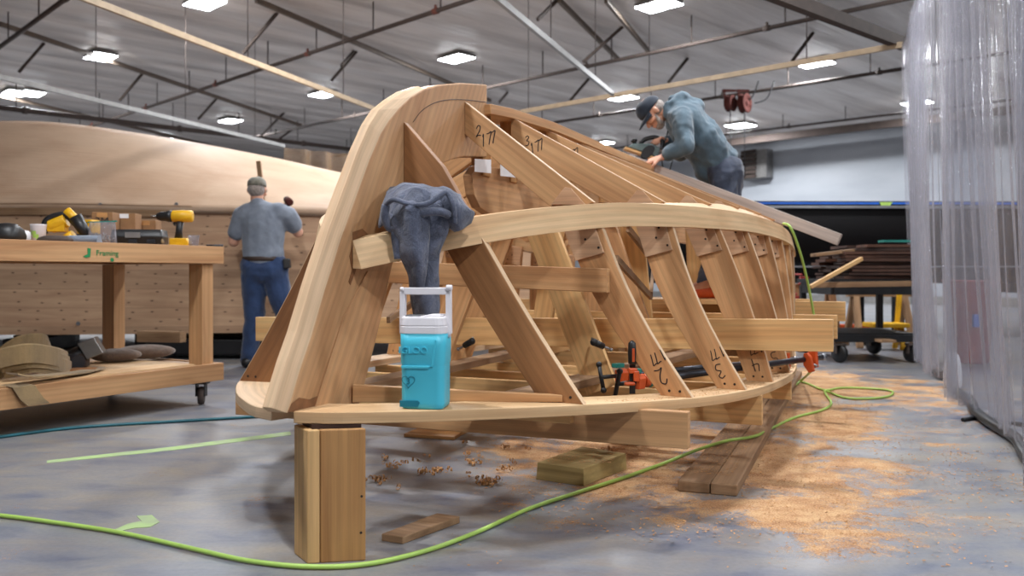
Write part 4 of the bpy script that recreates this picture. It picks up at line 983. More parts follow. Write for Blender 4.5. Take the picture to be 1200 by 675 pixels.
mb = MB(); mb.prism([WB(L_, .04, .245), WB(.04, .04, .245), WB(.04, D_-.04, .245), WB(L_, D_-.04, .245)], (0, 0, .018), g=ba); obj('shelf_board', mb, M['hull'], t, world=True)
mb = MB(); mb.prism([WB(1.9, .05, .2635), WB(.2, .05, .2635), WB(.2, D_-.3, .2635), WB(1.9, D_-.2, .2635)], (0, 0, .012), g=ba); obj('shelf_sheet', mb, M['rail'], t, world=True)
for l in (.12, L_-.12):
    for d in (.08, D_-.1):
        c = WB(l, d, 0); cs = MB(); cs.box(c+V((0, 0, .145)), (.09, .08, .016)); cs.beam(c+V((-.028, 0, .14)), c+V((-.028, 0, .055)), .006, .05, (0, 1, 0)); cs.beam(c+V((.028, 0, .14)), c+V((.028, 0, .055)), .006, .05, (0, 1, 0)); ca = obj('castor', cs, M['black'], t, world=True)
        cs = MB(); cs.lathe([(.012, -.02), (.055, -.018), (.06, 0), (.055, .018), (.012, .02)], c+V((0, 0, .06)), (1, .2, 0), 16); obj('wheel', cs, M['pipe_br'], ca, world=True)
put_text('stencil_word', 'Framing', .045, WB(.865, -.0008, .985)+V((0, 0, 0)), ba, (0, 0, 1), M['green_ink'], t)
mb = MB(); mb.prism([WB(1.02, -.001, .965), WB(1.0, -.001, .957), WB(.975, -.001, .962), WB(.97, -.001, 1.01), WB(.992, -.001, 1.013), WB(.99, -.001, .978)], ba.cross(V((0, 0, 1)))*.0012); obj('green_spot', mb, M['green_ink'], t, world=True)
mb = MB(); mb.lathe([(.012, 0), (.012, .001)], WB(.835, -.0008, .948), ba.cross(V((0, 0, 1))), 10); obj('green_dot', mb, M['green_ink'], t, world=True)

# things on the bench: placed along the top (bench heights 1.048)
ZT = 1.049
def onbench(x, d=.25):                  # where the sight line through pixel column x crosses the bench at depth d
    tt = (x-600)/FPX; p = C0+bb*d; l = (p.x-tt*p.y)/(ba.x-tt*ba.y); q = p-ba*l; return V((q.x, q.y, ZT))
def scl(p): return p.y/FPX              # metres per pixel there
# drill
def drill(p, yaw, lab, mats, name='cordless_drill', grp=None, rot=None):
    t = thing(name, lab, 'drill', p, yaw, grp)
    if rot: t.rotation_euler = rot
    mb = MB(); mb.prism([(-.045, -.035, 0), (.06, -.035, 0), (.075, -.035, .02), (.06, -.035, .05), (-.045, -.035, .05)], (0, .07, 0)); obj('battery', mb, mats[1], t, bev=.006)
    mb = MB(); mb.sweep([rrect(.05, .036, .015, .045), [v+V((.004, 0, 0)) for v in rrect(.038, .034, .014, .09)], [v+V((.012, 0, 0)) for v in rrect(.042, .036, .014, .15)]], True, True, True); obj('handle', mb, mats[0], t)
    mb = MB(); mb.lathe([(.02, -.09), (.034, -.085), (.036, -.02), (.034, .03), (.03, .04)], (.0, 0, .178), (-1, 0, 0), 16); obj('motor_housing', mb, mats[1], t)
    mb = MB(); mb.lathe([(.034, .035), (.034, .06), (.028, .075), (.027, .105), (.02, .125), (.01, .135)], (0, 0, .178), (-1, 0, 0), 16); obj('chuck', mb, mats[0], t)
    mb = MB(); mb.lathe([(.004, .13), (.004, .17)], (0, 0, .178), (-1, 0, 0), 8); obj('bit', mb, M['steel'], t)
    mb = MB(); mb.prism([(-.02, -.008, .12), (-.032, -.008, .135), (-.022, -.008, .15), (-.01, -.008, .15)], (0, .016, 0)); obj('trigger', mb, mats[0], t)
    return t
drill(onbench(209, .35), .05, 'yellow and black cordless drill standing upright on the bench end', (M['black'], M['yellow'])).scale = (1.1, 1.1, 1.17)
# cups
p = onbench(45, .45); t = thing('paper_cup', 'white printed paper cup standing on the bench', 'cup', p)
mb = MB(); mb.lathe([(.032, 0), (.036, .002), (.044, .105), (.046, .11), (.042, .109), (.034, .006)], n=22); obj('cup_wall', mb, M['white'], t)
mb = MB(); 
for a0, z0, z1, w_ in ((4.4, .03, .07, .5), (4.9, .02, .05, .35), (4.1, .045, .075, .25)): mb.sweep([[V((math.cos(a)*(.0365+.075*z*1.02), math.sin(a)*(.0365+.075*z*1.02), z)) for a in [a0+w_*i/5 for i in range(6)]] for z in (z0, (z0+z1)/2, z1)], closed=False)
obj('printed_pattern', mb, M['hose_g'], t, fix=False)
p = onbench(227, .12); mb = MB(); mb.lathe([(.024, 0), (.03, .002), (.036, .07), (.038, .072), (.034, .069), (.026, .004)], p, n=20); tag(obj('plastic_cup', mb, M['vinyl'], world=True), 'small clear plastic cup beside the yellow drill', 'cup')
p = onbench(252, .15); mb = MB(); mb.tube([p+V((-.06, 0, .009)), p+V((.05, .02, .009))], .008, 8); tag(obj('marker_pen', mb, M['pipe'], world=True), 'dark marker pen lying at the bench end', 'pen')
# black case
p = onbench(164, .25); t = thing('tool_case', 'black tool case with grey labels lying on the bench', 'case', p, .15)
obj('case_body', stack([(.30, .16, .012, 0), (.31, .17, .015, .008), (.31, .17, .015, .045), (.315, .175, .015, .05), (.31, .17, .015, .055), (.30, .16, .02, .095)]), M['black'], t)
mb = MB(); mb.box((-.02, -.087, .06), (.09, .006, .035)); mb.box((-.03, -.0, .097), (.1, .07, .003)); mb.box((.1, 0, .097), (.05, .06, .003)); obj('label_plate', mb, M['galv'], t)
mb = MB(); mb.box((-.02, -.0895, .02), (.05, .008, .022)); mb.box((.09, -.0895, .02), (.05, .008, .022)); obj('latch', mb, M['pipe'], t, bev=.001)
p = onbench(187, .1); mb = MB(); mb.tube(smooth([p+V((-.03, 0, .02)), p+V((-.01, 0, .08)), p+V((.0, 0, .05)), p+V((.02, 0, .01))]), .012, 8); tag(obj('work_glove', mb, M['strap'], world=True), 'pale work glove slumped against the black case', 'glove')
# plastic bag of screws
p = onbench(120, .2); t = thing('zip_bag', 'clear zip bag of screws with green seal on the bench', 'bag', p)
mb = MB(); mb.sweep([[V((x*.9, y*(1-z*7), z)) for x, y in ((-.085, -.03), (0, -.05), (.085, -.03), (.085, .03), (0, .05), (-.085, .03))] for z in (0, .04, .09, .13)], True, True, True); obj('bag_film', mb, M['vinyl'], t)
mb = MB()
for i in range(60): q = V((rr.uniform(-.06, .06), rr.uniform(-.03, .0), rr.uniform(.006, .05))); mb.tube([q, q+V((rr.uniform(-.02, .02), rr.uniform(-.01, .01), rr.uniform(0, .02)))], .0025, 5)
obj('screws', mb, M['galv'], t)
mb = MB(); mb.beam((-.088, 0, .128), (.088, 0, .135), .006, .008); obj('zip_seal', mb, M['teal_tape'], t)
p = onbench(98, .1); mb = MB(); mb.sweep([[p+V((x, y, z)) for y, z in ((-.03, 0), (-.02, .035), (.02, .04), (.04, 0))] for x in (-.09, -.04, .04, .09)], True, True, True); tag(obj('folded_cloth', mb, M['shirt'], world=True), 'small folded grey blue cloth lying before the zip bag', 'cloth')
# yellow saw
p = onbench(78, .4); t = thing('reciprocating_saw', 'black and yellow power saw leaning on the bench behind the cup', 'power saw', p, .1)
mb = MB(); mb.tube(smooth([V((-.13, 0, .06)), V((-.12, 0, .13)), V((-.07, 0, .165)), V((.0, 0, .17)), V((.05, 0, .12))]), [.02]*25, 10); obj('handle', mb, M['black'], t)
mb = MB(); mb.tube([V((-.09, 0, .10)), V((0, 0, .14))], .042, 12); mb.box((-.05, 0, .1), (.1, .07, .06)); obj('motor_housing', mb, M['yellow'], t, bev=.004)
mb = MB(); mb.tube([V((.0, 0, .20)), V((.07, 0, .13))], .026, 10); mb.tube([V((.0, -.01, .02)), V((.05, -.01, .05))], .035, 10); obj('yellow_cover', mb, M['yellow'], t)
mb = MB(); mb.tube([V((.05, 0, .16)), V((.13, 0, .03))], [.04, .03], 12); obj('gear_nose', mb, M['black'], t)
p = onbench(104, .55); t = thing('battery_charger', 'small yellow and black charger standing behind the zip bag', 'charger', p, -.2)
mb = MB(); mb.box((0, 0, .115), (.11, .09, .09)); obj('case_body', mb, M['yellow'], t, bev=.01)
mb = MB(); mb.box((0, 0, .035), (.12, .1, .07)); mb.box((0, -.047, .12), (.05, .006, .05)); obj('base', mb, M['black'], t, bev=.006)
for x, w_, h_, dd_, lab in ((124, .13, .22, .62, 'brown cardboard box marked 3M behind the zip bag'), (147, .17, .225, .66, 'brown cardboard box behind the black case'), (172, .16, .19, .7, 'lower brown cardboard box beside the drill')):
    p = onbench(x, dd_); t = thing('cardboard_box', lab, 'box', p, .12, 'cardboard boxes on the bench'); mb = MB(); mb.box((0, 0, h_/2), (w_, .14, h_)); obj('carton', mb, M['card'], t, bev=.003)
    if '3M' in lab:
        me = text_mesh('3M', .07, .001); me.transform(Matrix.Translation(V((0, -.0715, h_*.72))) @ Matrix.Rotation(PI/2, 4, 'X')); me.materials.clear(); obj('box_print', me, M['ink'], t, fix=False)
    mb = MB(); mb.box((.0, -.0705, h_-.02), (w_*.5, .002, .03)); obj('tape_strip', mb, M['paper'] if w_ == .17 else M['fir'], t)
for x, dd_, c_, s_, lab in ((8, .45, 'black', (.10, .09, .11), 'black cap lying at the near end of the bench'), (20, .6, 'paper', (.11, .09, .08), 'crumpled white plastic bag on the bench beside the cup'), (66, .15, 'pipe_br', (.1, .05, .035), 'small dark tin lying before the power saw')):
    p = onbench(x, dd_); mb = MB(); mb.sweep([[p+V((math.cos(a)*s_[0]*q*(1+.15*math.sin(3*a+q*5)), math.sin(a)*s_[1]*q, z*s_[2])) for a in [2*PI*i/16 for i in range(16)]] for q, z in ((.95, 0), (1, .3), (.9, .65), (.6, .93), (.1, 1.0))], True, True, True)
    tag(obj({'black': 'baseball_cap', 'paper': 'plastic_bag', 'pipe_br': 'metal_tin'}[c_], mb, M[c_], world=True), lab, {'black': 'cap', 'paper': 'bag', 'pipe_br': 'tin'}[c_])
# on the lower shelf
ZS = .276
def onshelf(x, d):
    tt = (x-600)/FPX; p = C0+bb*d; l = (p.x-tt*p.y)/(ba.x-tt*ba.y); q = p-ba*l; return V((q.x, q.y, ZS))
for i, (x, d, r, lab) in enumerate(((136, .62, (.16, .1, .045), 'brown sandbag on the lower shelf beside the metal tool'), (170, .62, (.2, .12, .05), 'brown sandbag on the lower shelf nearest the table leg'))):
    p = onshelf(x, d); mb = MB(); mb.ell(p+V((0, 0, r[2])), r, Matrix.Rotation(.5, 3, 'Z'), 16, 10); tag(obj('sandbag', mb, M['rag'], world=True), lab, 'sandbag', 'sandbags on the bench shelf')
p = onshelf(108, .5); t = thing('router_tool', 'silver and black hand tool lying on the lower shelf', 'power tool', p, .3)
mb = MB(); mb.prism([(-.02, -.07, .05), (.075, -.07, .09), (.02, -.07, .19), (-.075, -.07, .15)], (0, .14, 0)); obj('base_plate', mb, M['galv'], t, bev=.006)
mb = MB(); mb.lathe([(.05, 0), (.055, .1), (.04, .14)], (-.03, 0, .1), (-.85, 0, -.45), 16); obj('motor_housing', mb, M['black'], t)
mb = MB(); mb.lathe([(.06, 0), (.06, .03)], (-.05, 0, .06), (0, 0, 1), 12); mb.box((-.08, 0, .03), (.12, .1, .06)); obj('cutter_guard', mb, M['pipe_br'], t, bev=.01)
for i, (xs, lab) in enumerate((([(-8, .35, .02), (25, .30, .12), (58, .35, .12), (62, .5, .03)], 'yellow lifting strap heaped on the lower shelf, thick coil'), ([(5, .2, .07), (40, .15, .09), (72, .2, .05), (84, .3, .01)], 'grey edged yellow strap lying flat before the coil'), ([(118, .3, .01), (90, .12, .015), (40, .05, .03), (14, .02, .06)], 'loose yellow strap trailing along the shelf edge'))):
    pts = smooth([onshelf(x, d)+V((0, 0, z)) for x, d, z in xs], 6); mb = MB()
    for q in range(3 if i < 2 else 1):
        rows = []
        for k_, c in enumerate(pts):
            c = c+V((0, -.02*q, .03*q)); wv = bb*(.055) if i == 2 else V((0, 0, .05)); rows.append([c-wv, c-wv+V((0, 0, .008))+bb*.004, c+wv+V((0, 0, .008))+bb*.004, c+wv])
        mb.sweep([[V((v.x, v.y, max(v.z, ZS+.002))) for v in r_] for r_ in rows])
    tag(obj('lifting_strap', mb, M['strap'], world=True), lab, 'strap', 'webbing straps on the bench shelf')
a, b = WB(1.75, -.012, .275), WB(1.66, -.012, .0)
p0 = PY(22, 447, 4.5); t0 = onshelf(14, .03); rows = []
ls = (C0-t0).dot(ba)
for q in ((.03, .285), (-.012, .27), (-.03, .2), (-.035, .165)): 
    c = WB(ls-.0, q[0], q[1]); rows.append([c-ba*.06, c+ba*.06, c+ba*.06-bb*.006, c-ba*.06-bb*.006]); ls -= .035
mb = MB(); mb.sweep(rows); tag(obj('strap_tail', mb, M['strap'], world=True), 'yellow strap end hanging over the front of the shelf', 'strap')
p = onshelf(75, .55); mb = MB(); mb.tube([p+V((-.14, .1, .05)), p+V((.14, -.1, .05))], .045, 12); tag(obj('blue_roll', mb, M['pipe'], world=True), 'dark blue roll lying behind the straps on the shelf', 'roll')
p = onshelf(85, .3); mb = MB(); mb.beam(p+V((-.12, -.04, .012)), p+V((.12, .05, .012)), .09, .022); tag(obj('wood_scrap', mb, M['walnut'], world=True), 'reddish brown wood scrap on the lower shelf', 'wood scrap')

# ------------------------------------------------------------------ black hull at the back
def black_sec(X):
    y = 11.2+interp([(1.8, .5), (2.6, .05), (4, 0), (9, .1)], X); return y
t = thing('black_hull', 'glossy black boat hull standing behind the lumber cart', 'boat hull', (5.5, 12.2, 0))
rows = []
for i in range(31):
    X = lerp(1.9, 9.5, i/30); y = black_sec(X); rows.append([V((X, y+1.2, .72)), V((X, y+.30, .74)), V((X, y+.06, .95)), V((X, y, 1.35)), V((X, y+.02, 1.72)), V((X, y+.06, 1.78)), V((X, y+2.6, 1.78)), V((X, y+2.66, 1.0)), V((X, y+2.0, .72))])
mb = MB(); mb.sweep(rows, True, True, True); obj('hull_shell', mb, M['gloss'], t, world=True)
def bandh(nm, z0, z1, out, mat, a=1.95, b=9.4):
    rows = []
    for i in range(25):
        X = lerp(a, b, i/24); y = black_sec(X)-out; rows.append([V((X, y, z0)), V((X, y, z1)), V((X, y+.12, z1)), V((X, y+.12, z0))])
    mb = MB(); mb.sweep(rows, True, True); obj(nm, mb, mat, t, world=True)
bandh('rub_rail', 1.72, 1.755, .03, M['steel']); bandh('masking_tape', 1.775, 1.80, .0, M['blue'], 2.8, 9.4); bandh('chine_strip', .945, .965, -.03, M['steel'])
bandh('deck_edge', 1.80, 1.815, .0, M['pipe'])
mb = MB(); mb.prism([(4.86, 11.185, 1.72), (4.93, 11.185, 1.72), (4.99, 11.185, 1.80), (4.82, 11.185, 1.80)], (0, .02, 0)); obj('tape_tail', mb, M['hose_g'], t, world=True)
for X in (3.2, 5.2, 7.2): mb = MB(); mb.box((X, 12.1, .66), (.15, 1.6, .14)); mb.box((X, 11.5, .3), (.12, .12, .62)); mb.box((X, 12.8, .3), (.12, .12, .62)); obj('cradle', mb, M['black'], t, world=True)

# ------------------------------------------------------------------ lumber cart
X0, X1, Yf, Yb = 3.12, 3.94, 8.28, 9.15
t = thing('lumber_cart', 'black steel cart on castors loaded with dark boards', 'cart', ((X0+X1)/2, (Yf+Yb)/2, 0))
mb = MB()
for z in (.235, .72):
    for a, b in (((X0, Yf), (X1, Yf)), ((X0, Yb), (X1, Yb)), ((X0, Yf), (X0, Yb)), ((X1, Yf), (X1, Yb))): mb.beam((a[0], a[1], z), (b[0], b[1], z), .05, .12 if z > .5 else .07)
for a in (X0, X1):
    for b in (Yf, Yb): 
        if (a, b) != (X0, Yf): mb.beam((a, b, .2), (a, b, .74), .06, .06, (0, 1, 0))
obj('cart_frame', mb, M['black'], t, world=True, bev=.004)
mb = MB(); mb.box(((X0+X1)/2, (Yf+Yb)/2, .79), (X1-X0+.1, Yb-Yf+.1, .04)); obj('deck', mb, M['black'], t, world=True); mb = MB(); mb.box(((X0+X1)/2, (Yf+Yb)/2, .275), (X1-X0, Yb-Yf, .02)); obj('lower_deck', mb, M['black'], t, world=True)
for a in (X0+.06, X1-.06):
    for b in (Yf, Yb):
        mb = MB(); mb.box((a, b, .18), (.1, .09, .02)); mb.beam((a-.04, b, .18), (a-.04, b, .09), .008, .06, (0, 1, 0)); mb.beam((a+.04, b, .18), (a+.04, b, .09), .008, .06, (0, 1, 0)); ca = obj('castor', mb, M['pipe_br'], t, world=True)
        mb = MB(); mb.lathe([(.02, -.025), (.085, -.022), (.09, 0), (.085, .022), (.02, .025)], (a, b, .09), (1, .5, 0), 16); obj('wheel', mb, M['black'], ca, world=True)
z = .812; lab_n = ['lowest', 'second', 'third', 'fourth', 'fifth', 'sixth', 'seventh', 'eighth', 'ninth', 'tenth', 'eleventh']
for k in range(10):
    for cidx in (0, 1, 2):
        yc = Yf+.05+.27*cidx+rr.uniform(-.02, .02); ln = rr.uniform(.72, .86)-(.16 if k > 7 else 0); xc = 3.60+rr.uniform(-.05, .05)+(.06 if k > 7 else 0)
        zz = z+.034*k+.001; mb = MB(); mb.beam((xc-ln/2, yc, zz+.014), (xc+ln/2, yc+rr.uniform(-.03, .03), zz+.014), .24, rr.uniform(.02, .031))
        tag(obj('dark_board', mb, M['dark'], world=True), 'dark brown board, '+lab_n[k]+' from the bottom in the '+('front', 'middle', 'back')[cidx]+' row on the cart', 'board', 'dark boards stacked on the cart')
mb = MB(); mb.beam(PY(953, 299, 8.35), PY(1020, 291, 8.35), .16, .03); tag(obj('pale_board', mb, M['dull'], world=True), 'lighter brown board jutting out from the top of the dark pile', 'board')
mb = MB(); mb.beam((3.62, Yf+.1, z+.034*10+.03), (3.98, Yf+.1, z+.034*10+.03), .12, .02); tag(obj('green_strip', mb, M['teal_tape'], world=True), 'green painted strip on top of the dark boards', 'strip')
mb = MB(); mb.beam(PY(950, 336, 7.9), PY(1010, 303, 8.1), .03, .035); tag(obj('leaning_stick', mb, M['pine'], world=True), 'light wooden stick leaning up against the dark boards', 'stick')
mb = MB(); mb.beam(PY(955, 334, 8.05), PY(1084, 332, 8.05), .06, .05); tag(obj('bench_board', mb, M['dull'], world=True), 'brown board lying along the cart edge under the dark pile', 'board')
mb = MB(); mb.beam(PY(1000, 392, 8.9), PY(1042, 400, 8.1), .14, .025, (0, 0, 1)); tag(obj('short_board', mb, M['dull'], world=True), 'short board lying askew on the cart lower shelf', 'board')
def trestle(x, y, Yd, w_, h_, mat, lab, nm='saw_trestle'):
    c = PY(x, y, Yd); z1 = h_; t = thing(nm, lab, 'trestle', (c.x, c.y, 0)); mb = MB(); mb.beam((c.x-w_/2, c.y, z1), (c.x+w_/2, c.y, z1), .1, .06); obj('top_rail', mb, mat, t, world=True)
    for sx in (-1, 1):
        for sy in (-1, 1): mb = MB(); mb.beam((c.x+sx*w_*.38, c.y+sy*.03, z1-.03), (c.x+sx*w_*.42, c.y+sy*.22, 0), .05, .07, (1, 0, 0)); obj('leg', mb, mat, t, world=True)
trestle(1030, 348, 10.1, .75, .62, M['dull'], 'brown wooden trestle seen under the lumber cart top')
trestle(953, 330, 9.6, .5, .72, M['walnut'], 'brown wooden trestle beside the black hull, behind the hose')
t = thing('step_stool', 'yellow folding step stool behind the lumber cart', 'stool', (4.15, 9.7, 0)); p = PY(1040, 383, 9.7)
mb = MB(); mb.box((4.25, 9.7, .28), (.42, .3, .05)); mb.box((4.25, 9.7, .2), (.42, .3, .03)); obj('platform', mb, M['yellow'], t, world=True, bev=.01)
for sx in (-.15, .15): mb = MB(); mb.beam((4.25+sx, 9.6, 0), (4.25+sx, 9.65, .27), .04, .05, (1, 0, 0)); obj('leg', mb, M['yellow'], t, world=True)
mb = MB(); mb.beam((4.42, 9.85, 0), (4.48, 9.85, .72), .03, .05, (1, 0, 0)); obj('back_rail', mb, M['yellow'], t, world=True)
t = thing('floor_jack', 'orange wheeled jack on the floor beyond the lumber cart', 'jack', (3.95, 10.4, 0)); mb = MB(); mb.box((3.95, 10.4, .2), (.8, .14, .09)); obj('jack_frame', mb, M['orange'], t, world=True, bev=.01)
for sx in (-.3, .3): mb = MB(); mb.lathe([(.02, -.03), (.08, -.03), (.08, .03), (.02, .03)], (3.95+sx, 10.3, .08), (0, 1, 0), 14); obj('wheel', mb, M['black'], t, world=True)
for x, y, c_, lab in ((941, 327, 'red', 'small red clamp hanging near the black hull bottom'), (935, 350, 'red', 'small red clamp low behind the hull side ribs')):
    p = PY(x, y, 9.3); mb = MB(); mb.box(p, (.07, .05, .06)); mb.tube([p+V((-.05, 0, -.06)), p+V((.06, 0, .02))], .012, 8); mb.tube([p+V((.0, .04, .05)), p+V((.0, .3, .05))], .012, 8); tag(obj('red_clamp', mb, M[c_], world=True, bev=.006), lab, 'clamp', 'small red clamps on the trestle')
# behind the curtain
t = thing('red_bin', 'red tapered bin standing behind the plastic curtain', 'bin', (4.55, 8.3, 0)); mb = MB(); mb.lathe([(.16, 0), (.17, .02), (.23, .78), (.25, .8), (.23, .79), (.17, .04)], (4.45, 8.3, 0), n=24); obj('tub', mb, M['red'], t, world=True)
mb = MB(); mb.box((4.40, 8.09, .42), (.06, .03, .12)); obj('blue_latch', mb, M['blue'], t, world=True)
p = floorpt(1117, 455); t = thing('white_sack', 'small white sack standing at the foot of the farther curtain', 'sack', p); c = p
mb = MB(); mb.sweep([[c+V((math.cos(a)*.065*q*(1+.08*math.sin(3*a)), math.sin(a)*.06*q, z*.85)) for a in [2*PI*i/18 for i in range(18)]] for q, z in ((.85, 0), (1, .03), (1.02, .12), (.9, .22), (.6, .3), (.3, .32))], True, True, True); obj('sack_cloth', mb, M['paper'], t, world=True)
for x, lab in ((4.8, 'tall shelving unit blurred behind the nearer plastic curtain'),):
    t = thing('storage_rack', lab, 'rack', (5.6, 7.6, 0)); 
    for k in range(5): mb = MB(); mb.box((5.6, 7.6, .15+.55*k), (1.6, .6, .04)); obj('shelf', mb, M['galv'], t, world=True)
    for sx in (-.8, .8):
        for sy in (-.28, .28): mb = MB(); mb.box((5.6+sx, 7.6+sy, 1.25), (.05, .05, 2.5)); obj('upright', mb, M['pipe'], t, world=True)
cols = ['card', 'dull', 'red', 'galv', 'pipe_br', 'hull']
for k in range(4):
    for j in range(3):
        mb = MB(); h = rr.uniform(.2, .38); mb.box((5.1+.48*j, 7.55, .1705+.55*k+h/2+.0), (.4, .4, h)); mb.box((5.1+.48*j, 7.35, .1705+.55*k+h/2), (.1, .02, .04))
        tag(obj('storage_bin', mb, M[cols[(k*2+j) % 6]], world=True, bev=.01), 'storage box on rack shelf %s, %s, seen through the plastic curtain' % (['one', 'two', 'three', 'four'][k], ['boat side', 'middle', 'outer side'][j]), 'box', 'boxes on the rack behind the curtain')
mb = MB(); pts = smooth([floorpt(1128, 492, .012), floorpt(1150, 489, .012), floorpt(1165, 492, .012), floorpt(1215, 500, .012)]); mb.tube(pts, .012, 6); tag(obj('black_cable', mb, M['black'], world=True), 'black cable on the floor at the foot of the nearer curtain', 'cable')
mb = MB(); q = c0-dd*2.85; w_ = c0-dd*6.5; pts = [q.lerp(w_, i/8)+V((.12+.03*math.sin(i*2), 0, .035)) for i in range(9)]; mb.tube([up(p_, .035) for p_ in smooth(pts, 4)], .03, 8); tag(obj('curtain_weight', mb, M['black'], world=True), 'black weight tube along the foot of the nearer curtain', 'weight')
mb = MB(); q = c0-dd*.2; w_ = c0-dd*1.9; mb.tube([up(q.lerp(w_, i/6)+V((.15, 0, 0)), .04) for i in range(7)], .035, 8); tag(obj('curtain_weight', mb, M['black'], world=True), 'black weight tube along the foot of the farther curtain', 'weight')
# ------------------------------------------------------------------ people
def hand(mb, w, f, n, curl=.6, sc=1, thumb=1, r=.0088, thumb_in=.5):
    """palm + five bent fingers. w wrist, f finger direction, n palm normal (towards what is held)"""
    w = V(w); f = V(f).normalized(); n = V(n); n = (n-f*n.dot(f)).normalized(); s = f.cross(n)*thumb     # s points to the thumb side
    k0 = w+f*.088*sc; n0 = n.copy()
    for i, o in enumerate((-.029, -.010, .010, .029)):
        kn = k0+s*(o*sc)+f*((-.006, .0, .004, .0)[i]*sc); mb.cap(w+s*(o*.62*sc)+f*.012*sc, kn, .0145*sc, .0115*sc)
        L = (.060, .076, .082, .074)[i]*sc; d = f; p = kn
        for j, (fr, rr_) in enumerate(((.45, 1), (.3, .92), (.25, .82))):
            a = curl*(.75 if j == 0 else 1.0)*(1+.08*i); ca, sa = math.cos(a), math.sin(a); d2 = d*ca+n*sa
            q = p+d2*(L*fr); mb.cap(p, q, r*rr_*1.05*sc, r*rr_*.95*sc); p = q
            n = (n-d2*n.dot(d2)).normalized(); d = d2
        n = s.cross(f).normalized()*thumb; n = -n if n.dot(n0) < 0 else n
    tb = w+f*.030*sc+s*.030*sc; d = (f*.62+s*.75+n*.25).normalized(); q = tb+d*.038*sc; mb.cap(w+f*.02*sc+s*.014*sc, tb, .015*sc, .0135*sc); mb.cap(tb, q, .0125*sc, .0105*sc); d2 = (f*.9+s*.15+n*thumb_in).normalized(); mb.cap(q, q+d2*.03*sc, .0105*sc, .009*sc)
def remesh(nm, mb, mat, parent, vox, sm=6, disp=0, dsc=.1):
    o = obj(nm, mb, mat, parent, world=True, fix=False)
    m = o.modifiers.new('Remesh', 'REMESH'); m.mode = 'VOXEL'; m.voxel_size = vox; m.use_smooth_shade = True
    s = o.modifiers.new('Smooth', 'SMOOTH'); s.factor = .5; s.iterations = sm
    if disp:
        tx = bpy.data.textures.new(nm+'_folds', 'CLOUDS'); tx.noise_scale = dsc; tx.noise_depth = 2
        d = o.modifiers.new('Folds', 'DISPLACE'); d.texture = tx; d.strength = disp; d.mid_level = .5; d.texture_coords = 'LOCAL'
    # apply, so the mesh is a plain mesh
    bpy.context.view_layer.update(); dg = bpy.context.evaluated_depsgraph_get(); me = bpy.data.meshes.new_from_object(o.evaluated_get(dg)); o.modifiers.clear(); old = o.data; o.data = me
    if not me.materials: me.materials.append(mat)
    return o
def head_parts(c, fw, up_, sc=1):
    """returns matrix mapping head space (x forward, y left, z up; origin at head centre) to the place"""
    fw = V(fw).normalized(); up_ = (V(up_)-fw*V(up_).dot(fw)).normalized(); lf = up_.cross(fw)
    return Matrix(((fw.x*sc, lf.x*sc, up_.x*sc, c[0]), (fw.y*sc, lf.y*sc, up_.y*sc, c[1]), (fw.z*sc, lf.z*sc, up_.z*sc, c[2]), (0, 0, 0, 1)))
def head_mesh():
    h = MB(); h.ell((-.008, 0, .035), (.098, .076, .088), n=20, k=14); h.ell((.03, 0, -.045), (.058, .056, .062), n=18, k=12); h.ell((.064, 0, -.088), (.026, .030, .022))
    h.cap((.082, 0, .012), (.108, 0, -.022), .011, .0155); h.ell((.101, .011, -.026), .010); h.ell((.101, -.011, -.026), .010)
    h.cap((.078, -.032, .028), (.078, .032, .028), .013, .013); h.cap((.080, .036, -.012), (.055, .06, -.02), .018, .02); h.cap((.080, -.036, -.012), (.055, -.06, -.02), .018, .02)
    h.cap((.088, -.016, -.052), (.088, .016, -.052), .0085, .0085); h.cap((.086, -.015, -.064), (.086, .015, -.064), .0085, .0085)
    for s in (1, -1):
        h.ell((-.002, s*.079, .0), (.018, .010, .032), Matrix.Rotation(-.25*s, 3, 'Z'), n=12, k=8); h.ell((.076, s*.031, .008), (.014, .015, .011))
    return h
def eyes(Mh, parent):
    for s in (1, -1):
        e = MB(); q = MB(); q.ell((.0785, s*.031, .006), (.0125, .0135, .0095)); e.merge(q, Mh); obj('eye', e, M['white'], parent, world=True)
        e = MB(); q = MB(); q.ell((.0895, s*.031, .002), (.003, .005, .005)); e.merge(q, Mh); obj('iris', e, M['ink'], parent, world=True)

# ---- the stooping worker with the planer (faces towards the stem), seen at 6.2 m
Yw = 6.22
w1 = thing('person', 'bearded person in grey hooded sweatshirt and dark cap stooping over the ribs with a planer', 'person', (1.52, Yw, 0))
def q1(x, y, dy=0): return PY(x, y, Yw+dy)*1.0
hipL, hipR = q1(847, 208, -.08), q1(850, 208, .08); chest = q1(806, 146); belly = q1(823, 168); pel = q1(843, 196)
shL, shR = q1(797, 137, -.17), q1(797, 140, .17); neck0 = q1(794, 131); hc = q1(766, 132)
fw = V((-.52, -.06, -.85)); upv = V((-.85, 0, .52)); Mh = head_parts(hc, fw, upv, .98)
elL = q1(804, 169, -.30); wrL = q1(777, 184, -.20)
elR = q1(800, 178, .20); wrR = q1(780, 165, .04)
kneeL, ankL = q1(852, 272, -.12), q1(838, 331, -.10); kneeR, ankR = q1(842, 275, .12), q1(826, 333, .12)
body = MB(); body.merge(head_mesh(), Mh); body.cap(neck0, hc+(neck0-hc)*.25, .058, .055)
def torso(b, g):
    b.cap(chest, pel, .135+g, .125+g, (0, 1, 0)); b.cap(shL.lerp(shR, .18), shL.lerp(shR, .82), .075+g, .075+g); b.cap(hipL, hipR, .085+g, .085+g)
    b.cap(chest, neck0, .12+g, .07+g, (0, 1, 0))
torso(body, -.02)
for sh, el, wr in ((shL, elL, wrL), (shR, elR, wrR)): body.cap(sh, el, .05, .042); body.cap(el, wr, .042, .027)
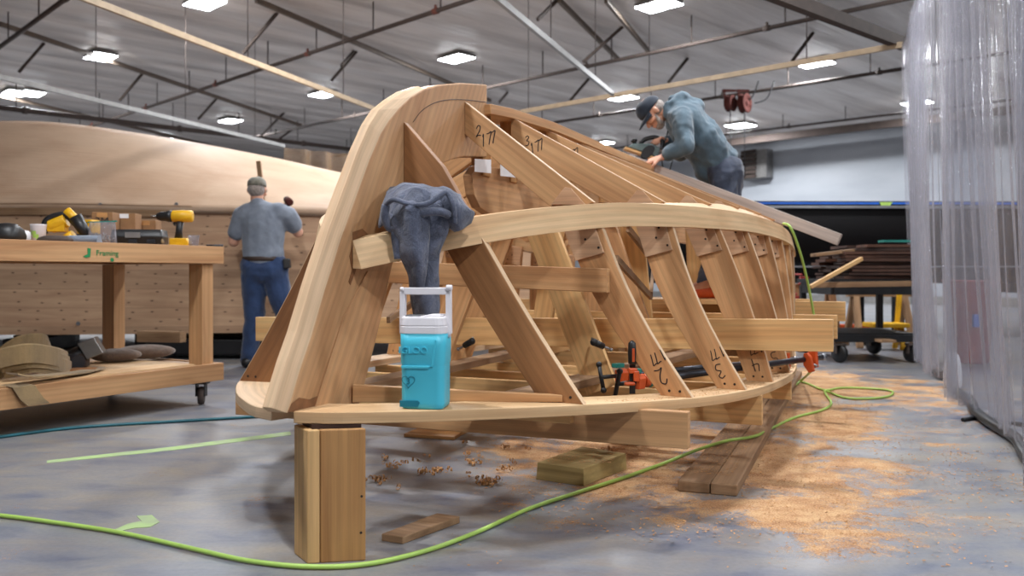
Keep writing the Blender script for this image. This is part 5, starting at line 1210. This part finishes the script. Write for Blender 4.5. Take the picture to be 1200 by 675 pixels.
for hp, kn, an in ((hipL, kneeL, ankL), (hipR, kneeR, ankR)): body.cap(hp, kn, .078, .052); body.cap(kn, an, .052, .036); body.cap(an, an+V((-.16, 0, -.05)), .036, .03)
hand(body, wrL+(q1(764, 190, -.20)-wrL).normalized()*.005, q1(758, 190, -.16)-wrL, V((.1, .5, -1)), .55, 1.12, 1)
hand(body, wrR, q1(764, 160, -.03)-wrR+V((0, -.02, .0)), V((-.1, -.1, -1)), .95, 1.0, -1)
remesh('body', body, M['skin'], w1, .0062, 4)
eyes(Mh, w1)
# sweatshirt
sw = MB()
sw.cap(chest, belly, .205, .215, (0, 1, 0)); sw.cap(belly, q1(838, 190), .215, .175, (0, 1, 0)); sw.cap(shL.lerp(shR, .12), shL.lerp(shR, .88), .088, .088); sw.cap(q1(812, 140), q1(843, 172), .10, .10, (0, 1, 0))
sw.cap(chest, neck0, .17, .10, (0, 1, 0)); sw.cap(q1(828, 200), q1(848, 188), .10, .11, (0, 1, 0)); sw.cap(q1(827, 155), q1(852, 192), .105, .105, (0, 1, 0)); sw.cap(q1(810, 170), q1(826, 203), .09, .085, (0, 1, 0))
for sh, el, wr in ((shL, elL, wrL), (shR, elR, wrR)):
    sw.cap(sh, el, .082, .070); sw.cap(el, el.lerp(wr, .78), .068, .052); m_ = el.lerp(wr, .7); sw.cap(m_, el.lerp(wr, .82), .055, .046)
# hood collar around the neck
sw.cap(q1(788, 117, 0), q1(801, 115, 0), .045, .05); sw.cap(q1(781, 124, -.07), q1(800, 114, -.06), .03, .045); sw.cap(q1(781, 124, .07), q1(800, 114, .06), .03, .045); sw.cap(q1(783, 136, -.075), q1(781, 122, -.072), .026, .028); sw.cap(q1(783, 136, .075), q1(781, 122, .072), .026, .028); sw.cap(q1(801, 117, 0), q1(812, 128, 0), .05, .08)
sh_o = remesh('sweatshirt', sw, M['hood'], w1, .011, 4, .05, .13)
# trousers
tr = MB(); tr.cap(q1(846, 200, -.05), q1(846, 200, .05), .13, .13); 
for hp, kn, an in ((hipL, kneeL, ankL), (hipR, kneeR, ankR)): tr.cap(hp+V((0, 0, .02)), kn, .112, .082); tr.cap(kn, an, .08, .062)
tr.cap(q1(853, 200, -.06), q1(852, 236, -.05), .115, .105); tr.cap(q1(853, 200, .06), q1(851, 236, .05), .115, .105)
remesh('trousers', tr, M['slate'], w1, .011, 4, .022, .09)
for an in (ankL, ankR):
    s = MB(); s.cap(an+V((.04, 0, -.07)), an+V((-.15, 0, -.075)), .045, .038); s.cap(an+V((0, 0, -.04)), an+V((0, 0, -.02)), .048, .046); so = remesh('shoe', s, M['orange'], w1, .008, 3)
# cap, beard, hair
def cap_on(Mh, mat, parent, brim=True, back=False):
    c = MB(); q = MB(); rows = []
    for z, sx, sy in ((.030, .104, .083), (.05, .106, .085), (.08, .098, .08), (.105, .078, .064), (.120, .05, .042), (.126, .015, .012)):
        rows.append([V((-.008+math.cos(a)*sx, math.sin(a)*sy, z-.010*math.cos(a)*(-1))) for a in [2*PI*i/22 for i in range(22)]])
    q.sweep(rows, True, True, True); q.lathe([(.008, 0), (.008, .006), (.002, .008)], (-.008, 0, .124), n=10); c.merge(q, Mh); co = obj('cap', c, mat, parent, world=True)
    c = MB(); q = MB(); cols = []
    for i in range(13):
        a = -1.15+2.3*i/12; cols.append([V((-.008+math.cos(a)*(.098+k*.08*math.cos(a*.95)), math.sin(a)*(.080+k*.006), .038-k*.016-.022*k*math.sin(a)**2)) for k in (0, .5, 1)])
    sheet(q, cols, .007); c.merge(q, Mh); obj('cap_brim', c, mat, co, world=True)
cap_on(Mh, M['navy'], w1)
be = MB(); q = MB(); q.ell((.052, 0, -.086), (.042, .046, .036)); q.cap((.03, .058, -.02), (.05, .045, -.075), .012, .022); q.cap((.03, -.058, -.02), (.05, -.045, -.075), .012, .022); q.cap((.095, -.02, -.042), (.095, .02, -.042), .006, .006); be.merge(q, Mh); remesh('beard', be, M['beard'], w1, .006, 3)
be = MB(); q = MB(); q.ell((-.03, 0, .0), (.078, .0765, .062), n=20, k=12); be.merge(q, Mh); obj('hair', be, M['beard'], w1, world=True)

# the planer in the far hand
pt = thing('power_planer', 'green grey electric planer held in the worker\'s hand', 'planer', q1(757, 190, -.02))
def pl(x, y, dy=0): return q1(x, y, -.02+dy)
mb = MB(); mb.prism([pl(732, 174, -.045), pl(770, 187, -.045), pl(771, 185, -.045), pl(733, 171.5, -.045)], (0, .09, 0)); obj('sole_plate', mb, M['pine'], pt, world=True)
mb = MB(); mb.prism([pl(736, 172, -.04), pl(770, 184, -.04), pl(774, 174, -.04), pl(764, 168, -.04), pl(750, 168, -.04), pl(742, 168, -.04)], (0, .08, 0)); obj('housing', mb, M['pantgreen'], pt, world=True, bev=.008)
mb = MB(); mb.lathe([(.006, 0), (.035, .004), (.04, .02), (.036, .034)], pl(759, 178, -.04)+V((0, .02, 0)), (0, -1, 0), 20, 1.6, .9); obj('belt_cover', mb, M['black'], pt, world=True)
mb = MB(); mb.tube(smooth([pl(750, 168), pl(757, 163), pl(768, 161), pl(776, 166), pl(775, 176)]), .0165, 10); obj('grip', mb, M['black'], pt, world=True)
mb = MB(); mb.lathe([(.012, 0), (.014, .012), (.024, .02), (.024, .032), (.014, .038)], pl(744, 169), (-.25, 0, 1), 14); obj('depth_knob', mb, M['black'], pt, world=True)
mb = MB(); mb.tube(smooth([pl(775, 174), pl(781, 160), pl(783, 150, .05), pl(783, 150, .1)]), .006, 6); mb.tube(smooth([pl(776, 178), pl(776, 192), pl(779, 202), pl(784, 201), pl(788, 188)]), .0055, 6); obj('power_cord', mb, M['black'], pt, world=True)

# staging the worker stands on
mb = MB(); c = (ankL+ankR)/2; zs = min(ankL.z, ankR.z)-.115
zs = ankL.z-.07-.045
for k, dy in enumerate((-.12, .12)):
    mb = MB(); mb.beam((c.x-.75, c.y+dy, zs-.02), (c.x+.35, c.y+dy, zs-.02), .2, .035); tag(obj('staging_board', mb, M['pine'], world=True, bev=.002), 'wooden board under the shoes of the stooping worker, '+('camera side', 'far side')[k], 'board', 'boards of the inner staging')
hz = zs-.0375
for dx in (-.6, .2):
    mb = MB(); mb.box((c.x+dx, c.y, hz/2), (.09, .36, hz)); tag(obj('staging_block', mb, M['fir'], world=True), 'upright timber carrying the staging boards, '+('planer side', 'heel side')[dx > 0], 'post', 'uprights of the inner staging')

# ---- the man seen from behind at the planked hull
Ym = 7.8
w2 = thing('person', 'person in grey blue shirt and jeans seen from behind working on the planked hull', 'person', (-2.25, Ym, 0))
def q2(x, y, dy=0): return PY(x, y, Ym+dy)
hc2 = q2(301, 223, .02); Mh2 = head_parts(hc2, V((-.05, 1, -.18)), V((0, .18, 1)), 1.0)
pel2 = q2(309, 312); ch2 = q2(309, 262); nk2 = q2(302, 241); sl, sr = q2(284, 253), q2(337, 253)
ell, wrl = q2(274, 283, .05), q2(272, 268, .30); elr, wrr = q2(349, 272, .12), q2(338, 248, .34)
hl, hr = q2(298, 322), q2(322, 322); kl, al = q2(298, 374, .04), q2(291, 423, .08); kr, ar = q2(334, 368, .02), q2(350, 421, .0)
body = MB(); body.merge(head_mesh(), Mh2); body.cap(nk2+V((0, 0, -.03)), hc2+V((0, 0, -.06)), .062, .058)
body.cap(ch2, pel2, .15, .125, (1, 0, 0)); body.cap(sl, sr, .065, .065); body.cap(hl, hr, .08, .08)
for a, b, c_ in ((sl, ell, wrl), (sr, elr, wrr)): body.cap(a, b, .055, .05); body.cap(b, c_, .05, .03)
for a, b, c_ in ((hl, kl, al), (hr, kr, ar)): body.cap(a, b, .08, .055); body.cap(b, c_, .055, .038); body.cap(c_, c_+V((0, .15, -.03)), .036, .03)
hand(body, wrr, V((-.1, .6, .5)), V((-1, .1, 0)), .9, 1.05, -1); hand(body, wrl, V((.1, 1, .1)), V((.3, .2, -1)), .4, 1.05, 1)
remesh('body', body, M['skin'], w2, .0068, 4)
hr_ = MB(); q = MB(); q.ell((-.028, 0, .0), (.082, .0775, .07), n=20, k=12); hr_.merge(q, Mh2); obj('hair', hr_, M['beard'], w2, world=True)
cap_on(Mh2, M['camo'], w2)
s = MB(); s.cap(q2(309, 262), q2(308, 296), .205, .185, (1, 0, 0)); s.cap(q2(289, 252), q2(329, 252), .1, .1); s.cap(q2(291, 250), q2(327, 250), .098, .098); s.cap(q2(308, 290), q2(309, 300), .19, .195, (1, 0, 0)); s.cap(nk2, q2(304, 246), .075, .1)
s.cap(sl, sl.lerp(ell, .62), .09, .082); s.cap(sr, sr.lerp(elr, .55), .09, .082)
remesh('shirt', s, M['shirt'], w2, .012, 5, .022, .13)
s = MB(); s.lathe([(.07, 0), (.072, .02), (.068, .035)], nk2+V((0, 0, -.015)), (0, .1, 1), 18); obj('shirt_collar', s, M['shirt'], w2, world=True)
s = MB(); s.lathe([(.19, 0), (.192, .02), (.19, .04)], q2(308.5, 306), (0, 0, 1), 24, 1, .72); obj('belt', s, M['leather'], w2, world=True)
s = MB(); s.prism([q2(331, 303, -.1), q2(339, 303, -.08), q2(340, 314, -.08), q2(332, 315, -.1)], (0, .06, 0)); obj('belt_pouch', s, M['black'], w2, world=True, bev=.01)
s = MB(); s.cap(hl+V((0, 0, .07)), hr+V((0, 0, .07)), .13, .13); s.cap(hl, kl, .125, .092); s.cap(kl, al, .09, .072); s.cap(hr, kr, .125, .092); s.cap(kr, ar, .09, .072); s.cap(q2(301, 318, -.03), q2(318, 318, -.03), .125, .125)
remesh('jeans', s, M['jeans'], w2, .012, 4, .022, .1)
for a in (al, ar): s = MB(); s.cap(V((a.x, a.y-.05, .05)), V((a.x, a.y+.16, .045)), .05, .043); s.cap(V((a.x, a.y, .06)), V((a.x, a.y, .1)), .05, .05); remesh('shoe', s, M['black'], w2, .01, 3)
dp = wrr+V((-.0, .06, .0)); mats = (M['black'], M['red'])
dt = drill(V((0, 0, 0)), 0, 'red and black drill raised in the hand of the man at the hull', (M['black'], M['reel']), 'impact_driver')
dt.location = wrr+V((-.02, .04, -.07)); dt.rotation_euler = (0, .25, math.radians(-65))
# a long level stick rising behind the man's head
mb = MB(); mb.beam(PY(308, 236, 8.5), PY(303, 189, 8.5), .04, .035, (0, 1, 0)); tag(obj('upright_batten', mb, M['dull'], world=True), 'thin brown batten rising behind the cap of the man at the hull', 'batten')

# ------------------------------------------------------------------ camera, world, colour
cam = bpy.data.cameras.new('camera'); co = bpy.data.objects.new('camera', cam); COL.objects.link(co); co.location = (0, 0, EYE); co.rotation_euler = (PI/2, 0, 0)
cam.lens = 30; cam.sensor_width = 36; cam.shift_y = -17.5/1200; cam.clip_end = 200; cam.dof.use_dof = True; cam.dof.focus_distance = 3.25; cam.dof.aperture_fstop = 2.8
scene.camera = co
wd = bpy.data.worlds.new('world'); scene.world = wd; wd.use_nodes = True; wd.node_tree.nodes['Background'].inputs[0].default_value = (.5, .55, .6, 1); wd.node_tree.nodes['Background'].inputs[1].default_value = .3
vs = scene.view_settings; vs.view_transform = 'Standard'; vs.look = 'None'; vs.exposure = EXPOSURE; vs.gamma = 1; vs.use_curve_mapping = False
